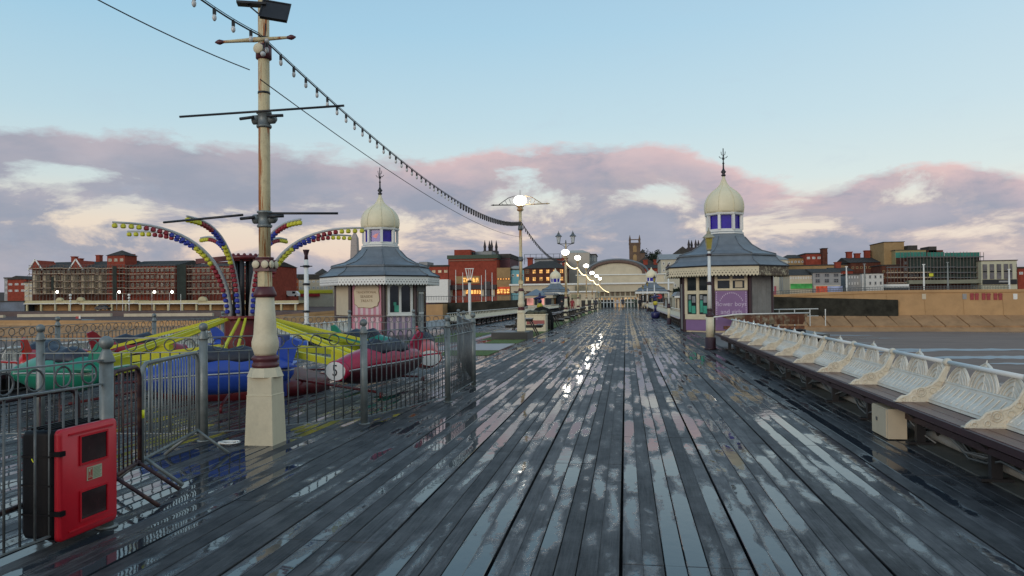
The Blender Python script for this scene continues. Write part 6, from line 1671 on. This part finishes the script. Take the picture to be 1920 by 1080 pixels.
building('hotel', 'grey pitched roof block behind the cream building', 1262, 1300, 478, 500, 225, 14, stone_grey, 'front', 462, roofm=slate)
building('hotel', 'cream mansard building just right of the kiosk roof', 1440, 1478, 487, 545, 215, 16, MATS['cream_stucco'], 'hip', 474, [(489,497),(502,511)], 6, white, glass_dk, (.4,.7), roofm=stone_grey)
building('house', 'tan and red brick block behind the dark-roofed shops', 1476, 1516, 484, 530, 235, 16, stone_tan, 'hip', 475, [(488,494)], 6)
building('house', 'red brick block with a square tower at its right end', 1512, 1552, 476, 530, 232, 14, brick_red, 'flat', 474, [(480,487)], 4)
building('roof_turret', 'dark square brick tower on the red block', 1544, 1553, 466, 478, 230, 3, brick_dk, 'flat', 465)
building('house', 'long low tan terrace roof behind the white houses', 1476, 1610, 498, 530, 228, 10, stone_tan, 'flat', 496)
building('shop_row', 'white shop with a black roof and bright green shopfront', 1481, 1524, 516, 549, 196, 12, stone_cr, 'gable', 503, [(518,524)], 9, white, glass_dk, (.5,.7), shop=(532,541,lit_gr))
building('shop_row', 'grey rendered house with four large dark windows and black roof', 1525, 1577, 511, 549, 195, 12, stone_grey, 'gable', 502, [(512,520),(522,531)], 3, mat('grey_frames', (.2,.2,.2), .6), glass_dk, (.5,.8), shop=(535,541,stone_cr))
for (pa, pb_, m, lb) in ((1536,1552,lit_r,'small red-lit kiosk front under the grey house'),(1549,1580,mat('blue_white_booth', (.30,.34,.50), .5, var=.4, scale=.8),'blue and white booth on the promenade below the grey house'),(1446,1456,mat('pink_canopy', (.5,.1,.13), .6),'pink canopy on the promenade beside the rotting kiosk eaves')):
    building('booth', lb, pa, pb_, 536.5, 547, 188, 3, m, cat='booth')
building('house', 'dark brown roofs and chimneys rising behind the white corner building', 1596, 1660, 492, 545, 225, 16, brick_dk, 'gable', 480, [(498,505),(512,520)], 8, stone_tan, chim=((.2,1.5),(.45,1.0),(.75,1.8)))
building('house', 'red roofed house left of the white corner building', 1566, 1600, 508, 545, 214, 12, brick_red, 'gable', 500, [(512,520)], 4, chim=((.5,1.3),))
building('house', 'plain white corner building with small square windows', 1617, 1657, 513, 547, 200, 14, mat('white_render', (.58,.57,.52), .7, var=.05, grime=.2), 'flat', 512, [(515,523),(527,535)], 4, stone_grey, glass_dk, (.35,.75))
building('house', 'greyish white terrace left of the plain white corner building', 1590, 1617, 515, 547, 202, 12, stone_grey, 'flat', 513, [(517,523),(528,535)], 5, white, glass_dk, (.3,.7))
building('office_block', 'tall plain tan block rising above the green netted scaffolding', 1659, 1697, 454, 540, 222, 12, stone_tan, 'flat', 453)
building('office_block', 'tan upper storeys behind the green netting', 1680, 1738, 469, 540, 219, 12, mat('yellow_tan_brick', (.30,.25,.12), .8, var=.12), 'flat', 468)
for i, (pa, pb_, yt, yb2, m) in enumerate(((1704,1722,460,469,slate),(1743,1758,462,475,slate),(1740,1770,469,476,brick_dk))): building('roof_plant', ['dark sloped plant room on the tan storeys', 'dark rooftop box in the middle of the netted block', 'low dark wall under the rooftop box'][i], pa, pb_, yt, yb2, 220, 6, m, cat='plant room')
nb_ = building('office_block', 'dark storeyed building wrapped in scaffolding and green netting', 1694, 1838, 480, 545, 214, 16, brick_dk, None, None, [(488,496),(500,508),(512,520),(524,532)], 14, stone_grey, glass_dk, (.7,.6))
sc2 = thing('scaffolding', 'green netted scaffolding in front of the dark storeyed building', 'scaffolding', (0,0,0))
gn = mat('green_debris_net', (.035,.20,.15), .8, var=.3, scale=.2, grime=.4, grime_col=(.03,.06,.05)); gn2 = mat('dark_green_net', (.022,.038,.030), .8, var=.5, scale=.2)
SY = 211
for (pa, pb_, ya, yb2, m) in ((1680,1738,473,483,gn),(1740,1772,473,481,gn),(1772,1838,473.5,482,gn),(1704,1770,483,500,gn2),(1771,1836,483,500,gn2),(1704,1760,503,512,gn2),(1761,1836,503,512,gn2),(1730,1836,514,520,gn2)):
    b = MB(); b.box(X_(pa,SY), X_(pb_,SY)-.1, SY-.3, SY-.2, Z_(yb2,SY,(pa+pb_)/2), Z_(ya,SY,(pa+pb_)/2)); part('net_or_dark_strip', b, m, sc2)
for row in (482, 501, 511, 520.5, 530.5):
    for (pa, pb_) in ((1662,1700),(1700,1745),(1745,1790),(1790,1842)):
        if row == 482 and pa < 1690: continue
        b = MB(); z = Z_(row,SY,(pa+pb_)/2); b.box(X_(pa,SY), X_(pb_,SY)-.1, SY-1.2, SY, z-.14, z+.12); part('board', b, board_m if row > 505 and pa < 1745 else galv_dk, sc2)
b = MB()
for k in range(30):
    px = 1662 + k*6.2; b.tube([(X_(px,SY),SY-1.2,Z_(546,SY,px)),(X_(px,SY),SY-1.2,Z_(500 if px < 1682 else 474-rg3.random()*2,SY,px))], .07, 4)
part('scaffold_pole', b, pole_m, sc2, kind='stuff')
b = MB(); b.box(X_(1739,SY),X_(1747,SY),SY-1.35,SY-1.25,Z_(518.5,SY,1740),Z_(513,SY,1740)); part('yellow_board', b, yel, sc2)
b = MB(); b.box(X_(1698,SY),X_(1846,SY),SY-2.6,SY-.4,Z_(532,SY,1770),Z_(525,SY,1770)); part('hoarding', b, mat('pale_green_hoarding', (.20,.20,.14), .7, var=.2, scale=.3), sc2)
building('house', 'brown scaffolded brick house left of the green netting', 1654, 1694, 498, 545, 216, 12, brick_dk, 'flat', 496, [(505,512),(516,523)], 5, stone_tan)
building('canopy_block', 'long white canopy over dark shops below the brown house', 1645, 1705, 533, 538, 204, 4, white, shop=(539,545,black))
ad = building('art_deco_store', 'cream art deco store with tall window strips at the right edge', 1841, 1908, 489, 548, 208, 16, mat('pale_yellow_faience', (.50,.48,.34), .5, var=.06, scale=.5), 'flat', 487.5, shop=(524,533,black))
for k in range(6):
    pa = 1843.5 + k*13.2 - (k > 3)*2; pb_ = pa + (8 if k < 4 else 4.5)
    for (ya, yb2, m) in ((495,507,mat('grey_curtained_glass', (.13,.12,.12), .3, var=.4, scale=.6)),(507.5,510.5,black),(511,523,MATS['grey_curtained_glass'])):
        b = MB(); b.box(X_(pa,208)-ad.location.x, X_(min(pb_,1907),208)-ad.location.x, -.15, -.02, Z_(yb2,208,1875)-ad.location.z, Z_(ya,208,1875)-ad.location.z); part('window_strip', b, m, ad)
b = MB(); b.box(X_(1872,208)-ad.location.x, X_(1892,208)-ad.location.x, -.5, -.36, Z_(529.5,208,1875)-ad.location.z, Z_(526.5,208,1875)-ad.location.z); part('shop_sign', b, stone_grey, ad)
building('house', 'red brick house beyond the art deco store at the right edge', 1909, 1960, 503, 548, 210, 14, brick_red, 'flat', 500, [(508,516)], 4)
# promenade furniture at the right
for i, (px, yt) in enumerate(((1450,505),(1463,512),(1588,500),(1622,495),(1733,496),(1778,492),(1893,505),(1467,520))):
    b = MB(); Yp = 186; zb_ = Z_(546,Yp,px); h_ = Z_(yt,Yp,px)-zb_; b.lathe([(.22,0),(.20,h_*.5),(.13,h_)], 8); b.box(-.3,.3,-.1,.1,h_-.1,h_+.1)
    o = part('lighting_column', b, galv if i % 2 else white, None, label=['tall pale column left of the green shopfront','thin white column right of the rotting kiosk eaves','pale column at the right end of the grey house','tall pale column before the white corner building','left of two tall columns before the green netting','right of two tall columns before the green netting','pale column before the art deco store','short white column by the pink canopy'][i], category='lamp post'); o.location = (X_(px,Yp), Yp, zb_)
rl = thing('promenade_railing', 'long pale railing on top of the tan sea wall at the right', 'railing', (0,0,0))
def wt(px):
    for i in range(len(ST)-1):
        if ST[i][0] <= px <= ST[i+1][0]: return walltop[i].lerp(walltop[i+1], (px-ST[i][0])/(ST[i+1][0]-ST[i][0]))
b = MB()
for k in range(160):
    p = wt(1444 + k*3.1); b.bar(p + Vector((0,.4,0)), p + Vector((0,.4,1.05)), .07)
part('baluster', b, galv_dk, rl, kind='stuff')
for h_ in (.55, 1.05):
    b = MB(); b.tube([wt(1442+k*62) + Vector((0,.4,h_)) for k in range(9)], .05, 4); part('rail', b, galv_dk, rl)
rl = thing('promenade_railing', 'dark railing above the weedy wall before the red theatre', 'railing', (0,0,0))
b = MB()
for k in range(60): px = 797 + k*3.1; b.bar(PY(px,563,152), PY(px,555,152), .06)
part('baluster', b, galv_dk, rl, kind='stuff')
b = MB(); b.tube([PY(797,556,152), PY(990,554,152)], .05, 4); part('rail', b, galv_dk, rl)
hb = mat('red_barrier_boards', (.30,.05,.05), .6)
for i in range(6):
    px = 1822 + i*11 - (i % 2)*2; p = PY(px, 556, wt(px).y - .5)
    b = MB(); b.box(-.45,.45,-.2,0,-.9,.9); b.box(-.2,.55,-.25,-.2,.4,.7)
    o = part('painted_marking', b, hb, None, label=['leftmost','second','third','fourth','fifth','rightmost'][i] + ' faded red painted panel on the upper sea wall', category='marking', group='faded red panels on the sea wall'); o.location = p
    o.scale = (.75,1,.8)
for i, (px, m) in enumerate(((1808, stone_grey), (1903, white), (1732, stone_cr))):
    p = PY(px, 556, wt(px).y - .4); b = MB(); b.box(-.4,.4,-.2,0,-.6,.6); o = part('notice_board', b, m, None, label=['grey notice board on the tan wall left of the red panels','small white notice board on the tan wall at the right edge','small cream notice board on the tan wall under the netted building'][i], category='sign'); o.location = p
# far hills / skyline filler beyond the town
b = MB(); r4 = random.Random(2); pts = []
for k in range(41):
    px = -400 + k*70; pts.append(PY(px, 548 - 3*math.sin(k*.7) - r4.random()*3, 900))
for i in range(40): b.quad(Vector((pts[i].x, 900, -10)), Vector((pts[i+1].x, 900, -10)), pts[i+1], pts[i])
struct('hills', b, mat('far_ground', (.06,.065,.07), .9))
